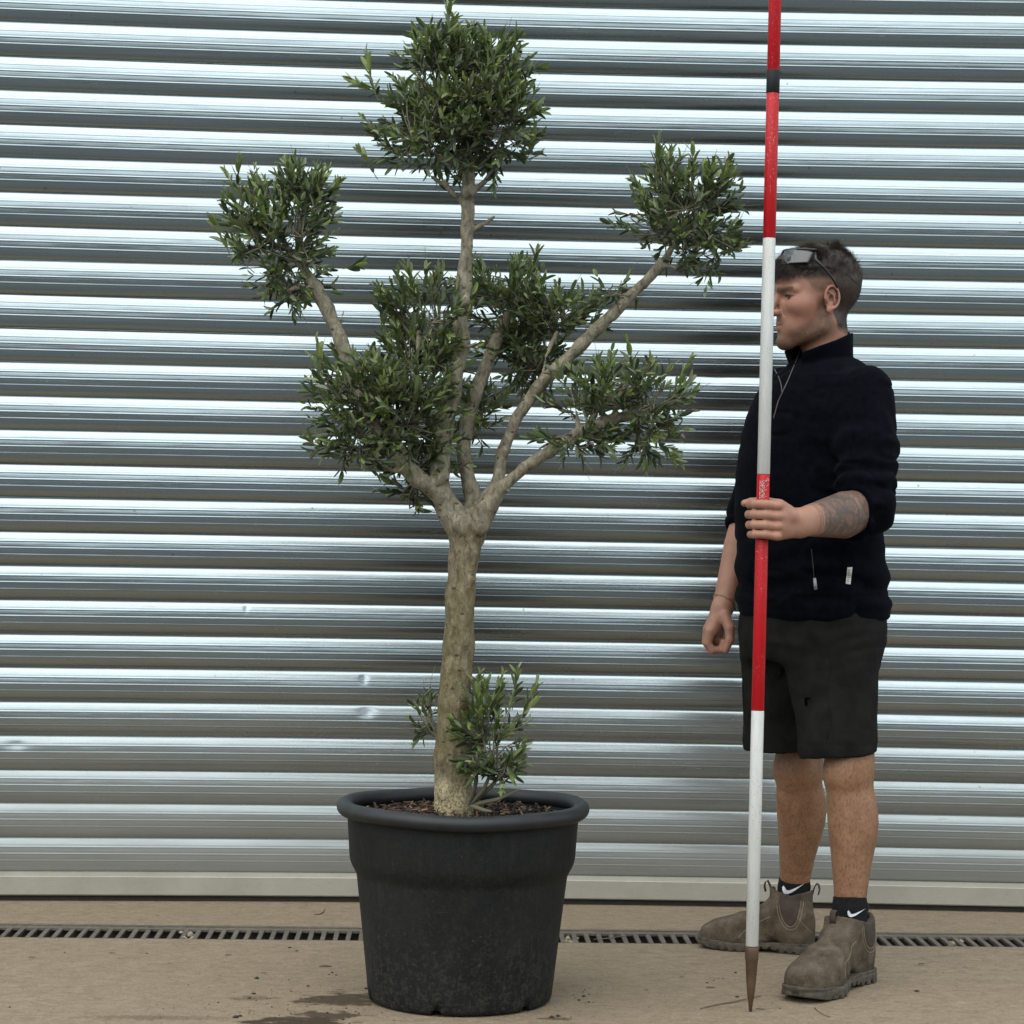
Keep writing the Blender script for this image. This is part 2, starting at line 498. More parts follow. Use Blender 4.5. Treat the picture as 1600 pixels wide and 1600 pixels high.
# ---- roller shutter
PITCH = 0.0941
def shutter_material():
    t = NT('galvanised_shutter_steel')
    oi = t.new('ShaderNodeObjectInfo')
    add = t.new('ShaderNodeVectorMath', operation='ADD')
    cmb = t.new('ShaderNodeCombineXYZ'); t.link(t.math('MULTIPLY', oi.outputs['Random'], 37.0), cmb.inputs[0])
    t.link(t.math('MULTIPLY', oi.outputs['Random'], 11.0), cmb.inputs[2])
    g = t.new('ShaderNodeNewGeometry'); t.link(g.outputs['Position'], add.inputs[0]); t.link(cmb.outputs[0], add.inputs[1])
    def mp(s):
        q = t.new('ShaderNodeMapping'); q.inputs['Scale'].default_value = s; t.link(add.outputs[0], q.inputs[0]); return q.outputs[0]
    roll = t.noise(mp((0.9, 1, 130)), 2.0, 5, 0.6)          # long rolling streaks
    spang = t.noise(mp((14, 14, 30)), 3.0, 4, 0.6)
    wob = t.noise(mp((1.6, 1, 9)), 1.6, 3, 0.5)
    col = t.ramp(roll, [(0.3, (0.275, 0.322, 0.336)), (0.7, (0.345, 0.392, 0.408))])
    col = t.mix(t.ramp(spang, [(0.35, 0.0), (0.75, 0.25)]), col, (0.27, 0.30, 0.31))
    # small scuffs and water marks
    sc = t.noise(mp((7, 1, 120)), 2.0, 3, 0.7); sm = t.noise(mp((2.4, 1, 6)), 2.3, 3)
    scf = t.math('MULTIPLY', t.ramp(sc, [(0.58, 0), (0.68, 1)]), t.ramp(sm, [(0.52, 0), (0.62, 1)]))
    col = t.mix(t.math('MULTIPLY', scf, 0.55), col, (0.25, 0.24, 0.22))
    vor = t.voronoi(mp((9, 1, 9)), 1.6)
    spot = t.math('MULTIPLY', t.ramp(vor, [(0.035, 1), (0.06, 0)]), t.ramp(t.noise(mp((1, 1, 1)), 3, 1), [(0.5, 0), (0.56, 1)]))
    col = t.mix(t.math('MULTIPLY', spot, 0.7), col, (0.16, 0.14, 0.12))
    # splashed dust film, thickest on the lowest slats
    z = t.sep(g.outputs['Position'])[2]
    dn = t.noise(mp((1.2, 1, 5)), 2.2, 5, 0.6)
    dz = t.math('ADD', t.math('DIVIDE', z, 0.85), t.math('MULTIPLY', t.math('SUBTRACT', dn, 0.5), 0.5))
    dust = t.ramp(dz, [(0.05, 0.8), (0.35, 0.5), (0.7, 0.14), (1.0, 0.02)])
    rough = t.math('ADD', t.math('MULTIPLY', roll, 0.10), t.math('ADD', t.math('MULTIPLY', spang, 0.06), t.math('MULTIPLY', scf, 0.12)))
    t.set(Base_Color=col, Metallic=1.0, Roughness=t.math('ADD', rough, 0.15))
    t.bump(t.math('ADD', wob, t.math('MULTIPLY', roll, 0.10)), 0.16, 0.014)
    d = t.new('ShaderNodeBsdfDiffuse'); d.inputs[0].default_value = (0.25, 0.247, 0.228, 1)
    ms = t.new('ShaderNodeMixShader'); t.link(dust, ms.inputs[0]); t.link(t.b.outputs[0], ms.inputs[1]); t.link(d.outputs[0], ms.inputs[2])
    t.link(ms.outputs[0], t.out.inputs[0])
    return t.m
M_SHUT = shutter_material()

SX0, SX1, SXC = -3.1, 3.3, 0.1
def bow(x):
    return -0.055 * ((x - SXC) / 1.45) ** 2 / (1 + 0.10 * ((x - SXC) / 1.45) ** 2)
def slat_profile():
    key_t = [0, .06, .14, .27, .47, .67, .85, .95, 1.0]
    key_a = [48, 30, 19, 9.5, 0.5, -6.5, -17, -30, -46]
    n = 56
    ts = np.linspace(0, 1, n)
    al = np.interp(ts, key_t, key_a)
    d = np.zeros(n)
    for i in range(1, n):
        d[i] = d[i-1] + math.tan(rad((al[i] + al[i-1]) / 2)) * (ts[i] - ts[i-1]) * PITCH
    for c in (.265, .465, .665):
        d += 0.00075 * np.exp(-((ts - c) / 0.014) ** 2) - 0.00035 * np.exp(-((ts - c + .03) / 0.012) ** 2)
    z = PITCH * (1 - ts)
    pts = [(d[i], z[i]) for i in range(n)]
    # roll the top edge back behind the slat above and the foot back into its hook
    pts = [(-0.006, PITCH + 0.004), (-0.002, PITCH + 0.0015)] + pts + [(d[-1] - 0.004, -0.0025), (d[-1] - 0.012, -0.001)]
    return pts
PROF = slat_profile()
def slat_mesh(dents=()):
    xs = np.linspace(SX0, SX1, 90)
    if dents: xs = np.unique(np.concatenate([xs] + [np.linspace(c - .05, c + .05, 30) for c, *_ in dents]))
    v, f = [], []
    n = len(PROF)
    for xx in xs:
        for (d, z) in PROF:
            dd = d
            for (c, zc, sx, sz, dep) in dents:
                dd -= dep * math.exp(-((xx - c) / sx) ** 2 - ((z - zc) / sz) ** 2)
            v.append((xx, bow(xx) - dd, z))
    for i in range(len(xs) - 1):
        for k in range(n - 1):
            a = i * n + k
            f.append((a, a + 1, a + n + 1, a + n))
    return mesh_from('slat', v, np.array(f), M_SHUT)
shutter = empty('roller_shutter', (SXC, SHUT_Y, 0), 'wide silver corrugated metal roller shutter closed behind the man and the tree', 'shutter')
slat_me = slat_mesh()
zb = 0.0785
nsl = 36
dents = {2: (P(575, 1110, SHUT_Y)[0], 0.03), 3: (P(568, 1060, SHUT_Y)[0], 0.035)}
rr = random.Random(21)
for i in range(nsl):
    z0 = zb + i * PITCH
    me = slat_me
    for (px, py, dep, sx) in ((574, 1112, 0.0032, 0.020), (569, 1061, 0.0022, 0.010), (707, 947, .0016, .006), (1120, 590, .0022, .03), (1480, 1190, .002, .025), (30, 1160, .0025, .03), (386, 948, .0014, .006)):
        w = P(px, py, SHUT_Y)
        if dep and z0 <= w[2] < z0 + PITCH:
            me = slat_mesh([(w[0], w[2] - z0, sx, 0.012, dep)])
    o = bpy.data.objects.new('slat', me); COL.objects.link(o); o.parent = shutter
    o.location = (-SXC, rr.uniform(-.0012, .0012), z0)
    o.rotation_euler = (rad(rr.gauss(0, 1.3)), rad(rr.gauss(0, 0.02)), 0)

def rail_material():
    t = NT('dusty_rail_aluminium')
    n = t.noise(t.geo((1.2, 1, 1.2)), 4, 6, 0.65); n2 = t.noise(t.geo((8, 8, 40)), 8, 4, 0.7)
    c = t.ramp(n, [(0.3, (0.29, 0.268, 0.222)), (0.7, (0.38, 0.356, 0.306))])
    c = t.mix(t.ramp(n2, [(0.56, 0.0), (0.75, 0.5)]), c, (0.19, 0.155, 0.11))
    t.set(Base_Color=c, Metallic=0.25, Roughness=0.55); t.bump(n2, 0.15, 0.002)
    return t.m
M_RAIL = rail_material()
prof = [(-0.02, 0.0785), (0.004, 0.0785), (0.032, 0.0700), (0.034, 0.068), (0.034, 0.020), (0.031, 0.0165), (-0.02, 0.0165)]
xs = np.linspace(SX0, SX1, 60); v, f = [], []
for xx in xs:
    for (d, z) in prof: v.append((xx, SHUT_Y + bow(xx) - d, z))
n = len(prof)
for i in range(len(xs) - 1):
    for k in range(n):
        a = i * n + k; b = i * n + (k + 1) % n
        f.append((a, b, b + n, a + n))
rail = obj('bottom_rail', mesh_from('bottom_rail', v, np.array(f), M_RAIL, False), shutter)
rail['label'] = 'flat dusty bottom rail of the shutter'
v, f = [], []
for xx in xs:
    for (d, z) in ((0.018, 0.0165), (0.018, 0.0), (-0.01, 0.0), (-0.01, 0.0165)): v.append((xx, SHUT_Y + bow(xx) - d, z + 0.0005))
for i in range(len(xs) - 1):
    for k in range(4):
        a = i * 4 + k; b = i * 4 + (k + 1) % 4
        f.append((a, b, b + 4, a + 4))
M_RUB = plain('black_rubber', (0.03, 0.026, 0.022), 0.9)
o = obj('rubber_seal', mesh_from('rubber_seal', v, np.array(f), M_RUB, False)); o.parent = rail

# ---- the barn across the yard that the shutter mirrors
barn = empty('barn', (0, -14, 0), 'long grey steel barn across the yard, mirrored in the shutter', 'barn')
def barn_mat(name, c, ribs):
    t = NT(name); g = t.geo((ribs, 1, .2)); n = t.noise(g, 2.0, 3)
    t.set(Base_Color=t.ramp(n, [(.3, tuple(x * .8 for x in c)), (.7, c)]), Roughness=.7); return t.m
m = MB(); m.box((-34, -26, 0), (34, -14, 3.4)); obj('wall', m.mesh('wall', barn_mat('grey_cladding', (.20, .215, .215), 6), False), barn)
m = MB(); m.add([(-34.4, -13.6, 3.3), (34.4, -13.6, 3.3), (34.4, -20, 4.7), (-34.4, -20, 4.7), (-34.4, -26.4, 3.3), (34.4, -26.4, 3.3)], [(0, 1, 2, 3), (3, 2, 5, 4)])
obj('roof', m.mesh('roof', barn_mat('fibre_cement_roof', (.20, .20, .19), 5), False), barn)
for dx in (-18, -6, 6, 18):
    m = MB(); m.box((dx - 2, -13.995, 0), (dx + 2, -13.93, 2.9)); obj('door', m.mesh('door', barn_mat('dark_door', (.11, .12, .12), 3), False), barn)

# ================================================================== POT
POT_C = np.array([P(724, 1262, 5.34)[0], 5.34, 0.0])
def pot_material():
    t = NT('dusty_black_plastic')
    o = t.coord('Object')
    n = t.noise(o, 7, 5, 0.6); vst = t.noise(t.coord('Object', (26, 26, 2.2)), 3, 5, 0.65)
    sp = t.noise(o, 150, 4, 0.7); sp2 = t.noise(o, 60, 3, 0.6)
    c = t.ramp(n, [(0.3, (0.0068, 0.0075, 0.0074)), (0.7, (0.0140, 0.0148, 0.0143))])
    c = t.mix(t.ramp(vst, [(0.50, 0.0), (0.78, 0.20)]), c, (0.045, 0.042, 0.035))
    z = t.sep(o)[2]
    low = t.ramp(z, [(0.0, 0.95), (0.08, 0.65), (0.20, 0.28), (0.40, 0.14)])
    spl = t.math('MULTIPLY', low, t.ramp(t.math('ADD', t.math('MULTIPLY', sp, 0.6), t.math('MULTIPLY', sp2, 0.4)), [(0.48, 0.0), (0.66, 0.7)]))
    c = t.mix(spl, c, (0.070, 0.062, 0.045))
    sc = t.noise(t.coord('Object', (14, 14, 90)), 3, 4, 0.7)
    c = t.mix(t.ramp(sc, [(0.63, 0), (0.74, 0.4)]), c, (0.05, 0.048, 0.043))
    vo = t.voronoi(o, 42)
    c = t.mix(t.ramp(vo, [(0.03, 0.6), (0.055, 0.0)]), c, (0.13, 0.12, 0.10))
    t.set(Base_Color=c, Roughness=0.6, Specular_IOR_Level=0.16)
    t.bump(t.math('ADD', sp, t.math('MULTIPLY', sc, 0.8)), 0.18, 0.0025)
    return t.m
M_POT = pot_material()
pot = empty('plant_pot', POT_C, 'big scuffed black plastic nursery pot holding the tree', 'pot')
NS = 192
def jr(th): return 1 + 0.004 * math.sin(2 * th + .6) + 0.002 * math.sin(3 * th)
outer = [(0.190, 0.006), (0.1975, 0.002), (0.2035, 0.005), (0.2065, 0.014), (0.2095, 0.04), (0.2215, 0.15), (0.2345, 0.262), (0.2365, 0.277),
         (0.2375, 0.283), (0.2405, 0.289), (0.2475, 0.302), (0.2515, 0.312), (0.2535, 0.322), (0.2585, 0.395), (0.2595, 0.413), (0.262, 0.420)]
inner = [(0.2575, 0.424), (0.2545, 0.413), (0.2535, 0.395), (0.249, 0.322), (0.24, 0.29)]
v, f = [], []
allp = outer + inner
for (r, z) in allp:
    for k in range(NS):
        th = 2 * math.pi * k / NS
        zz, rr_ = z, r
        if z < 0.03:
            for c in (-105, -45, 15, 75, 135, 195):
                dd = (math.degrees(th) - c + 180) % 360 - 180
                if abs(dd) < 3.6 and z < 0.012: zz = z + 0.0125
        v.append((POT_C[0] + rr_ * jr(th) * math.cos(th), POT_C[1] + rr_ * jr(th) * math.sin(th), zz))
for i in range(len(allp) - 1):
    for k in range(NS):
        k2 = (k + 1) % NS
        f.append((i*NS+k, i*NS+k2, (i+1)*NS+k2, (i+1)*NS+k))
obj('pot_body', mesh_from('pot_body', v, np.array(f), M_POT), pot)
v, f = [], []
NR = 18
for k in range(NS):
    th = 2 * math.pi * k / NS
    wz = 0.0022 * math.sin(2 * th + 1.1) + 0.0012 * math.sin(5 * th)
    for q in range(NR):
        ph = 2 * math.pi * q / NR
        e = 1.0
        r = 0.2655 + 0.0185 * math.cos(ph); z = 0.430 + 0.0175 * math.sin(ph) + wz
        v.append((POT_C[0] + r * jr(th) * math.cos(th), POT_C[1] + r * jr(th) * math.sin(th), z))
for k in range(NS):
    k2 = (k + 1) % NS
    for q in range(NR):
        q2 = (q + 1) % NR
        f.append((k*NR+q, k*NR+q2, k2*NR+q2, k2*NR+q))
M_RIM = NT('smooth_black_plastic_rim')
_n = M_RIM.noise(M_RIM.coord('Object'), 20, 4)
M_RIM.set(Base_Color=M_RIM.ramp(_n, [(0.3, (0.010, 0.0105, 0.011)), (0.75, (0.018, 0.019, 0.020))]), Roughness=0.5, Specular_IOR_Level=0.35); M_RIM.bump(_n, 0.08, 0.002)
M_RIM = M_RIM.m
obj('rim', mesh_from('rim', v, np.array(f), M_RIM), pot)

# ---- bark mulch in the pot
t = NT('dark_bark_mulch'); a_ = t.attr('tint')
t.set(Base_Color=t.ramp(a_, [(0.0, (0.016, 0.009, 0.006)), (0.55, (0.05, 0.024, 0.014)), (0.85, (0.11, 0.06, 0.035)), (1.0, (0.24, 0.17, 0.11))]), Roughness=0.85)
M_MULCH = t.m
v, f, tn = [], [], []
SOIL_Z = 0.398
nr, ns = 16, 64
for i in range(nr + 1):
    for k in range(ns):
        r = 0.248 * i / nr; th = 2 * math.pi * k / ns
        p = np.array([[POT_C[0] + r * math.cos(th), POT_C[1] + r * math.sin(th), 0]])
        z = SOIL_Z + 0.012 * fbm(p, 14, 3)[0] + 0.014 * math.exp(-(r / 0.09) ** 2)
        v.append((p[0, 0], p[0, 1], z)); tn.append(random.uniform(0, .35))
for i in range(nr):
    for k in range(ns):
        k2 = (k + 1) % ns
        f.append((i*ns+k, i*ns+k2, (i+1)*ns+k2, (i+1)*ns+k))
rr = random.Random(4)
for q in range(1500):
    r = 0.243 * math.sqrt(rr.random()); th = rr.uniform(0, 2 * math.pi)
    c = np.array([POT_C[0] + r * math.cos(th), POT_C[1] + r * math.sin(th), SOIL_Z + 0.010 + 0.014 * math.exp(-(r / 0.09) ** 2) + rr.uniform(-.006, .010)])
    L = rr.uniform(.008, .034); W = rr.uniform(.002, .007); T = rr.uniform(.001, .003)
    a = unit([rr.gauss(0, 1), rr.gauss(0, 1), rr.gauss(0, .35)]); b = unit(np.cross(a, [rr.gauss(0, .5), rr.gauss(0, .5), 1])); n_ = np.cross(a, b)
    tv = rr.random() ** 1.6
    base = len(v)
    for (sa, sb, sn) in ((-1,-.7,-1),(1,-1,-1),(.9,1,-1),(-1,.8,-1),(-.9,-.8,1),(.8,-.7,1),(1,.9,1),(-.8,1,1)):
        v.append(tuple(c + a * L / 2 * sa + b * W / 2 * sb + n_ * T / 2 * sn)); tn.append(tv)
    for ff in ((0,3,2,1),(4,5,6,7),(0,1,5,4),(1,2,6,5),(2,3,7,6),(3,0,4,7)): f.append(tuple(base + i for i in ff))
tag(obj('bark_mulch', mesh_from('bark_mulch', v, np.array(f), M_MULCH, False, {'tint': tn})), 'dark brown bark mulch filling the black pot', kind='stuff')

# ================================================================== OLIVE TREE
TY = 5.34
def bark_material():
    t = NT('olive_bark')
    o = t.coord('Object')
    n = t.noise(t.coord('Object', (1, 1, 0.5)), 70, 7, 0.78, 0.6)
    big = t.noise(o, 7, 4, 0.6)
    vo = t.voronoi(t.coord('Object', (1, 1, 0.45)), 95, 'DISTANCE_TO_EDGE')
    c = t.ramp(n, [(0.30, (0.035, 0.026, 0.016)), (0.42, (0.11, 0.086, 0.052)), (0.55, (0.215, 0.177, 0.112)), (0.72, (0.35, 0.295, 0.20))])
    c = t.mix(t.ramp(vo, [(0.0, 0.22), (0.06, 0.0)]), c, (0.05, 0.038, 0.024))
    moss = t.attr('moss')
    c = t.mix(t.math('MULTIPLY', moss, t.ramp(big, [(0.36, 0.2), (0.58, 0.95)])), c, (0.095, 0.085, 0.026))
    thin = t.attr('thin')
    c = t.mix(thin, c, t.ramp(n, [(0.32, (0.075, 0.066, 0.046)), (0.5, (0.215, 0.192, 0.142)), (0.7, (0.36, 0.33, 0.255))]))
    # pruning scars and dark lenticels
    sc_ = t.voronoi(t.coord('Object', (1, 1, 1.8)), 26)
    c = t.mix(t.ramp(sc_, [(0.10, .8), (0.17, 0.0)]), c, (0.035, 0.025, 0.016))
    # pale freckles at the foot of the trunk
    sp = t.noise(o, 190, 2, 0.5)
    c = t.mix(t.math('MULTIPLY', t.attr('pale'), t.ramp(sp, [(0.42, 0.15), (0.56, 0.95)])), c, (0.42, 0.35, 0.21))
    t.set(Base_Color=c, Roughness=0.85, Specular_IOR_Level=0.25)
    t.bump(t.math('ADD', n, t.math('MULTIPLY', t.ramp(vo, [(0, 0), (0.08, 1)]), 0.2)), 0.6, 0.005)
    return t.m
M_BARK = bark_material()

PXM = TY / FPX
def limb(pts):        # (px, py, depth offset, radius px)
    return [(P(x, y, TY + dy), r * PXM * (.80 if y < 770 else .95)) for (x, y, dy, r) in pts]
TRUNK = limb([(711,1300,0,34),(710,1262,0,31),(707,1190,0,29.5),(711,1100,0,27),(716,1010,0,25),(720,920,0,23.5),(725,865,0,24),(727,832,0,28)])
LA = limb([(727,838,0,26),(703,798,-.01,22),(686,763,-.02,20),(686,725,-.02,18.5),(696,665,0,17.5),(709,600,.0,17),(719,540,0,16),(723,470,0,14),(730,385,0,13),(731,300,0,13.5),(733,255,0,11),(722,205,.02,7)])
LB = limb([(690,772,-.02,18),(655,750,-.05,16.5),(625,722,-.06,15),(596,682,-.06,13.5),(573,640,-.05,12.5),(553,592,-.05,12),(533,535,-.04,13),(512,482,-.03,13),(494,452,-.03,12),(470,412,-.02,8),(440,372,0,5)])
LC = limb([(733,832,.02,22),(742,788,.04,17),(731,745,.06,15),(723,700,.07,14.5),(732,650,.09,14),(749,600,.10,14),(770,545,.12,13.5),(789,505,.13,11),(806,462,.14,7)])
LD = limb([(738,832,0,22),(762,785,.01,19),(779,752,.02,14),(784,708,.03,12),(806,655,.03,12),(838,607,.03,12.5),(872,575,.03,13),(908,538,.03,12),(955,492,.02,10.5),(1005,443,.02,10),(1038,408,.02,9),(1065,360,.02,6)])
LE = limb([(752,810,-.03,19),(780,765,-.05,14),(815,735,-.06,11.5),(858,706,-.06,11.5),(900,680,-.06,11.5),(940,661,-.06,11.5),(985,648,-.05,11.5),(1016,637,-.05,8.5)])
TWIGS_BIG = [limb([(741,358,0,6),(757,350,-.01,4.2),(772,339,-.015,3.6)]), limb([(786,765,-.05,6),(800,768,-.06,3),(820,771,-.06,2)]),
             limb([(724,318,0,6),(708,303,.0,5),(694,285,0,4)]), limb([(738,300,0,7),(756,285,0,5),(772,262,0,4)]),
             limb([(1030,412,.02,7),(1062,420,0,5),(1088,418,0,4)]), limb([(497,455,-.03,7),(468,448,-.05,5),(450,455,-.05,3)]),
             limb([(528,520,-.04,4),(534,500,-.05,2.6),(537,486,-.05,2)]), limb([(640,738,-.05,8),(610,735,-.07,5),(585,710,-.08,4)]),
             limb([(640,735,-.05,8),(622,690,-.08,6),(600,640,-.09,4),(575,610,-.09,3)]), limb([(690,690,-.02,8),(665,640,-.05,6),(650,580,-.06,5),(655,520,-.06,3)]),
             limb([(806,470,.14,7),(850,480,.12,5),(890,500,.10,4)]), limb([(800,480,.13,6),(770,450,.14,4),(755,430,.14,3)]),
             limb([(846,600,.03,6),(852,560,.05,4),(870,520,.07,3)]), limb([(960,655,-.05,6),(965,625,-.06,4),(985,590,-.06,2.5)]),
             limb([(905,678,-.06,6),(900,640,-.07,4),(890,600,-.06,3)])]
KNOTS = [(725,470,-.022,9),(720,820,-.03,16),(752,822,-.03,15),(716,1172,0,31),(735,862,-.02,12),(865,578,-.01,8),(788,705,.02,7),(700,1240,-.02,18),(738,905,-.02,6),(688,748,-.04,12),(733,300,-.015,11)]
KN = [(P(x, y, TY + d), r * PXM) for x, y, d, r in KNOTS]
def tree_sdf(p):
    d = chain(p, TRUNK, 0.01)
    for c_ in (LA, LB, LC, LD, LE): d = smin(d, chain(p, c_, 0.004), 0.011)
    for c_ in TWIGS_BIG: d = smin(d, chain(p, c_), 0.006)
    for c_, r_ in KN: d = smin(d, sph(p, c_, r_), 0.009)
    near = np.abs(d) < 0.05
    if near.any():
        q = p[near]
        w = np.array([1, 1, 0.4], np.float32)
        d[near] += 0.0036 * fbm(q * w, 60, 3, 1) + 0.0032 * vnoise(q, 24, 5)
    return d
ptsall = np.array([p for c_ in [TRUNK, LA, LB, LC, LD, LE] + TWIGS_BIG for p, r in c_])
V, F = sdf_mesh(tree_sdf, ptsall.min(0) - 0.06, ptsall.max(0) + 0.06, 0.0034)
zz = V[:, 2]
ppx = np.array([to_px(v) for v in V])
moss = np.clip(1.0 - np.abs(ppx[:, 1] - 1090) / 260, 0, 1) * 0.9 + np.clip(1 - np.abs(ppx[:, 1] - 600) / 90, 0, 1) * np.clip(1 - np.abs(ppx[:, 0] - 715) / 70, 0, 1) * 0.8
ddt = np.minimum(np.minimum(chain(V, LD), chain(V, LE)), np.minimum(chain(V, LB), 1e9))
thin = np.where(chain(V, TRUNK) < 0.012, 0.0, 0.6)
pale = np.clip((ppx[:, 1] - 1205) / 40, 0, 1)
TREE_BASE = np.array([P(711, 1275, TY)[0], TY, SOIL_Z])
tree = empty('olive_tree', TREE_BASE, 'olive tree with cloud-pruned leafy heads on bare limbs, planted in the black pot', 'tree')
obj('trunk', mesh_from('trunk', V, F, M_BARK, True, {'moss': moss, 'thin': thin, 'pale': pale}), tree)

# ---- foliage: shoots with opposite pairs of narrow leaves
def leaf_material():
    t = NT('olive_leaf')
    a = t.attr('tint')
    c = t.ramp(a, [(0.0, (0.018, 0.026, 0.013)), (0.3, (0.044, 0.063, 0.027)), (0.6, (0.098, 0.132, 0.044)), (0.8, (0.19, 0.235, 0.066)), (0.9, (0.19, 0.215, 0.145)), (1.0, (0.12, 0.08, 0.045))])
    n = t.noise(t.geo(), 90, 2)
    c = t.mix(0.5, c, t.ramp(n, [(0.3, 0.72), (0.7, 1.15)]), 'MULTIPLY')
    t.set(Base_Color=c, Roughness=0.48, Specular_IOR_Level=0.45)
    tr = t.new('ShaderNodeBsdfTranslucent'); t.link(t.mix(1.0, c, (1.5, 1.6, 0.8), 'MULTIPLY'), tr.inputs[0])
    ms = t.new('ShaderNodeMixShader'); ms.inputs[0].default_value = 0.16
    t.link(t.b.outputs[0], ms.inputs[1]); t.link(tr.outputs[0], ms.inputs[2]); t.link(ms.outputs[0], t.out.inputs[0])
    return t.m
M_LEAF = leaf_material()
M_TWIG = plain('green_grey_twig', (0.12, 0.11, 0.07), 0.8)

# unit leaf along +X, blade normal +Z, length 1, width 1
def leaf_shape(fold, curl, wmax=.36):
    st = [(0.0, .04), (.12, .30), (.34, .49), (.58, .50), (.82, .38), (.95, .20)]
    v = [(0.0, 0.0, 0.0)]
    for s, w in st[1:]:
        zc = -curl * s * s
        for e in (-1, 0, 1): v.append((s, e * w, zc + abs(e) * fold * w))
    v.append((1.0, 0, -curl))
    f = [(0, 2, 1), (0, 3, 2)]
    for k in range(4):
        a = 1 + 3 * k
        f += [(a, a+1, a+4, a+3), (a+1, a+2, a+5, a+4)]
    a = 13
    f += [(a, a+1, 16), (a+1, a+2, 16)]
    return np.array(v), f
LEAF_SHAPES = [leaf_shape(.18, .02), leaf_shape(.28, .07), leaf_shape(.12, -.04), leaf_shape(.25, .12)]

leaves = []            # (pos, xdir, normal, length, width, tint, shape)
twig_mb = MB()
rs = random.Random(17)
def rdir(): return unit([rs.gauss(0, 1), rs.gauss(0, 1), rs.gauss(0, 1)])

def shoot(p0, dirn, length, inside, leaf_len=(.022, .039), bright=0.0, loose=False, stem=.0011, dens=1.0, top=0.0):
    n = max(4, int(length / (0.0135 / dens)))
    d = unit(dirn); pts = [np.array(p0)]
    bend = rdir() * .08 + np.array([0, 0, .09])
    for k in range(n):
        d = unit(d + bend * .6 + rdir() * .10)
        pts.append(pts[-1] + d * length / n)
    twig_mb.tube(pts[::2] if len(pts) > 4 else pts, [stem * (1 - .6 * i / max(1, len(pts[::2]) - 1)) for i in range(len(pts[::2] if len(pts) > 4 else pts))], 4, caps=False)
    side = unit(np.cross(d, rdir()))
    for k in range(1, n + 1):
        t_ = unit(pts[k] - pts[k-1])
        side = unit(side - t_ * (side @ t_)); b = np.cross(t_, side)
        fr = k / n
        ang = rad(rs.uniform(26, 52) - 20 * fr)
        if loose is False and inside(pts[k]) > 1.06 and rs.random() < .75: break
        for s in (-1, 1):
            if rs.random() < .10: continue
            x_ = unit(t_ * math.cos(ang) + side * s * math.sin(ang) + rdir() * .16)
            nrm = unit(t_ * math.sin(ang) - side * s * math.cos(ang) * .6 + rdir() * .28)
            nrm = unit(nrm - x_ * (nrm @ x_))
            L = rs.uniform(*leaf_len) * (1 - .38 * max(0, fr - .65) / .35) * (0.7 + .3 * min(1, k / 3))
            W = L * rs.uniform(.23, .34)
            ti = min(.84, max(0.0, rs.gauss(.36 + bright +   .42 * fr * fr + top, .17)))  # outer and top leaves paler, inner ones darker: light put into the tint
            u_ = rs.random()
            if u_ < .02: ti = .97
            elif u_ < .12: ti = rs.uniform(.88, .91)
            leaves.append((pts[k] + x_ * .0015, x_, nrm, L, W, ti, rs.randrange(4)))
        side = b

def blob(px, py, dy, rx, ry, rz, nsh, src, up=.45, lmin=.055, lmax=.125, leaf_len=(.022, .039), bright=0., ntw=6):
    c = P(px, py, TY + dy); R = np.array([rx * PXM * 1.05, rz, ry * PXM * 1.05])
    Mx = np.stack([_R0, np.array([_R0[1] * -1, _R0[0], 0]), _U0])
    def ins(p):
        return float(np.linalg.norm(((p - c) @ Mx.T) / R * 1.0))
    src = np.array(src)
    hubs = []
    for k in range(ntw):
        u = rdir() * rs.uniform(.25, .65)
        e = c + (u * R) @ Mx
        mid = (src + e) / 2 + rdir() * .012 + np.array([0, 0, -.006])
        twig_mb.tube([src, mid, e], [.0034, .0025, .0015], 6, caps=False)
        hubs += [mid, e, (mid + e) / 2]
    for k in range(int(nsh * 1.5)):
        u = rdir(); r_ = rs.uniform(.15, .86) ** .7
        p0 = c + (u * r_ * R) @ Mx
        d = unit((u * R) @ Mx) + np.array([0, 0, up]) + rdir() * .55
        ln = rs.uniform(lmin, lmax)
        h_ = min(hubs, key=lambda q: np.linalg.norm(q - p0))
        twig_mb.tube([h_, (h_ + p0) / 2 + rdir() * .004, p0], [.0017, .0014, .0011], 4, caps=False)
        p0 = p0 - unit(d) * ln * .35
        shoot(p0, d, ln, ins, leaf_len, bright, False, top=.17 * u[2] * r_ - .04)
    return c, R

def sprig(px, py, dy, tx, ty, tdy, **kw):
    a = P(px, py, TY + dy); b = P(tx, ty, TY + tdy)
    shoot(a, b - a, float(np.linalg.norm(b - a)), lambda p: 0, loose=True, **kw)

S = lambda px, py, dy: P(px, py, TY + dy)
# crown heads: centre px, depth offset, radii px, radius in depth, shoots, branch they grow from
blob(722, 165, .00, 112, 108, .17, 92, S(731, 255, 0), up=.6)
blob(668, 215, -.03, 85, 75, .13, 52, S(722, 265, 0))
blob(775, 200, -.02, 66, 78, .13, 46, S(738, 270, 0))
blob(690, 85, .00, 62, 45, .12, 34, S(722, 205, .02), up=1.0)
blob(775, 105, .00, 55, 40, .11, 26, S(725, 205, .02), up=.9)
blob(440, 372, -.01, 88, 88, .14, 52, S(470, 412, -.02))
blob(475, 305, .00, 52, 45, .10, 26, S(465, 400, -.02), up=.9)
blob(385, 350, -.01, 48, 62, .10, 18, S(455, 392, -.01))
blob(455, 440, -.03, 62, 42, .10, 18, S(494, 452, -.03), up=.0)
blob(1060, 345, .00, 88, 82, .14, 50, S(1055, 380, .02))
blob(1100, 300, .00, 52, 45, .10, 20, S(1065, 365, .02), up=.8)
blob(1040, 290, .00, 40, 48, .09, 18, S(1055, 372, .02), up=.9)
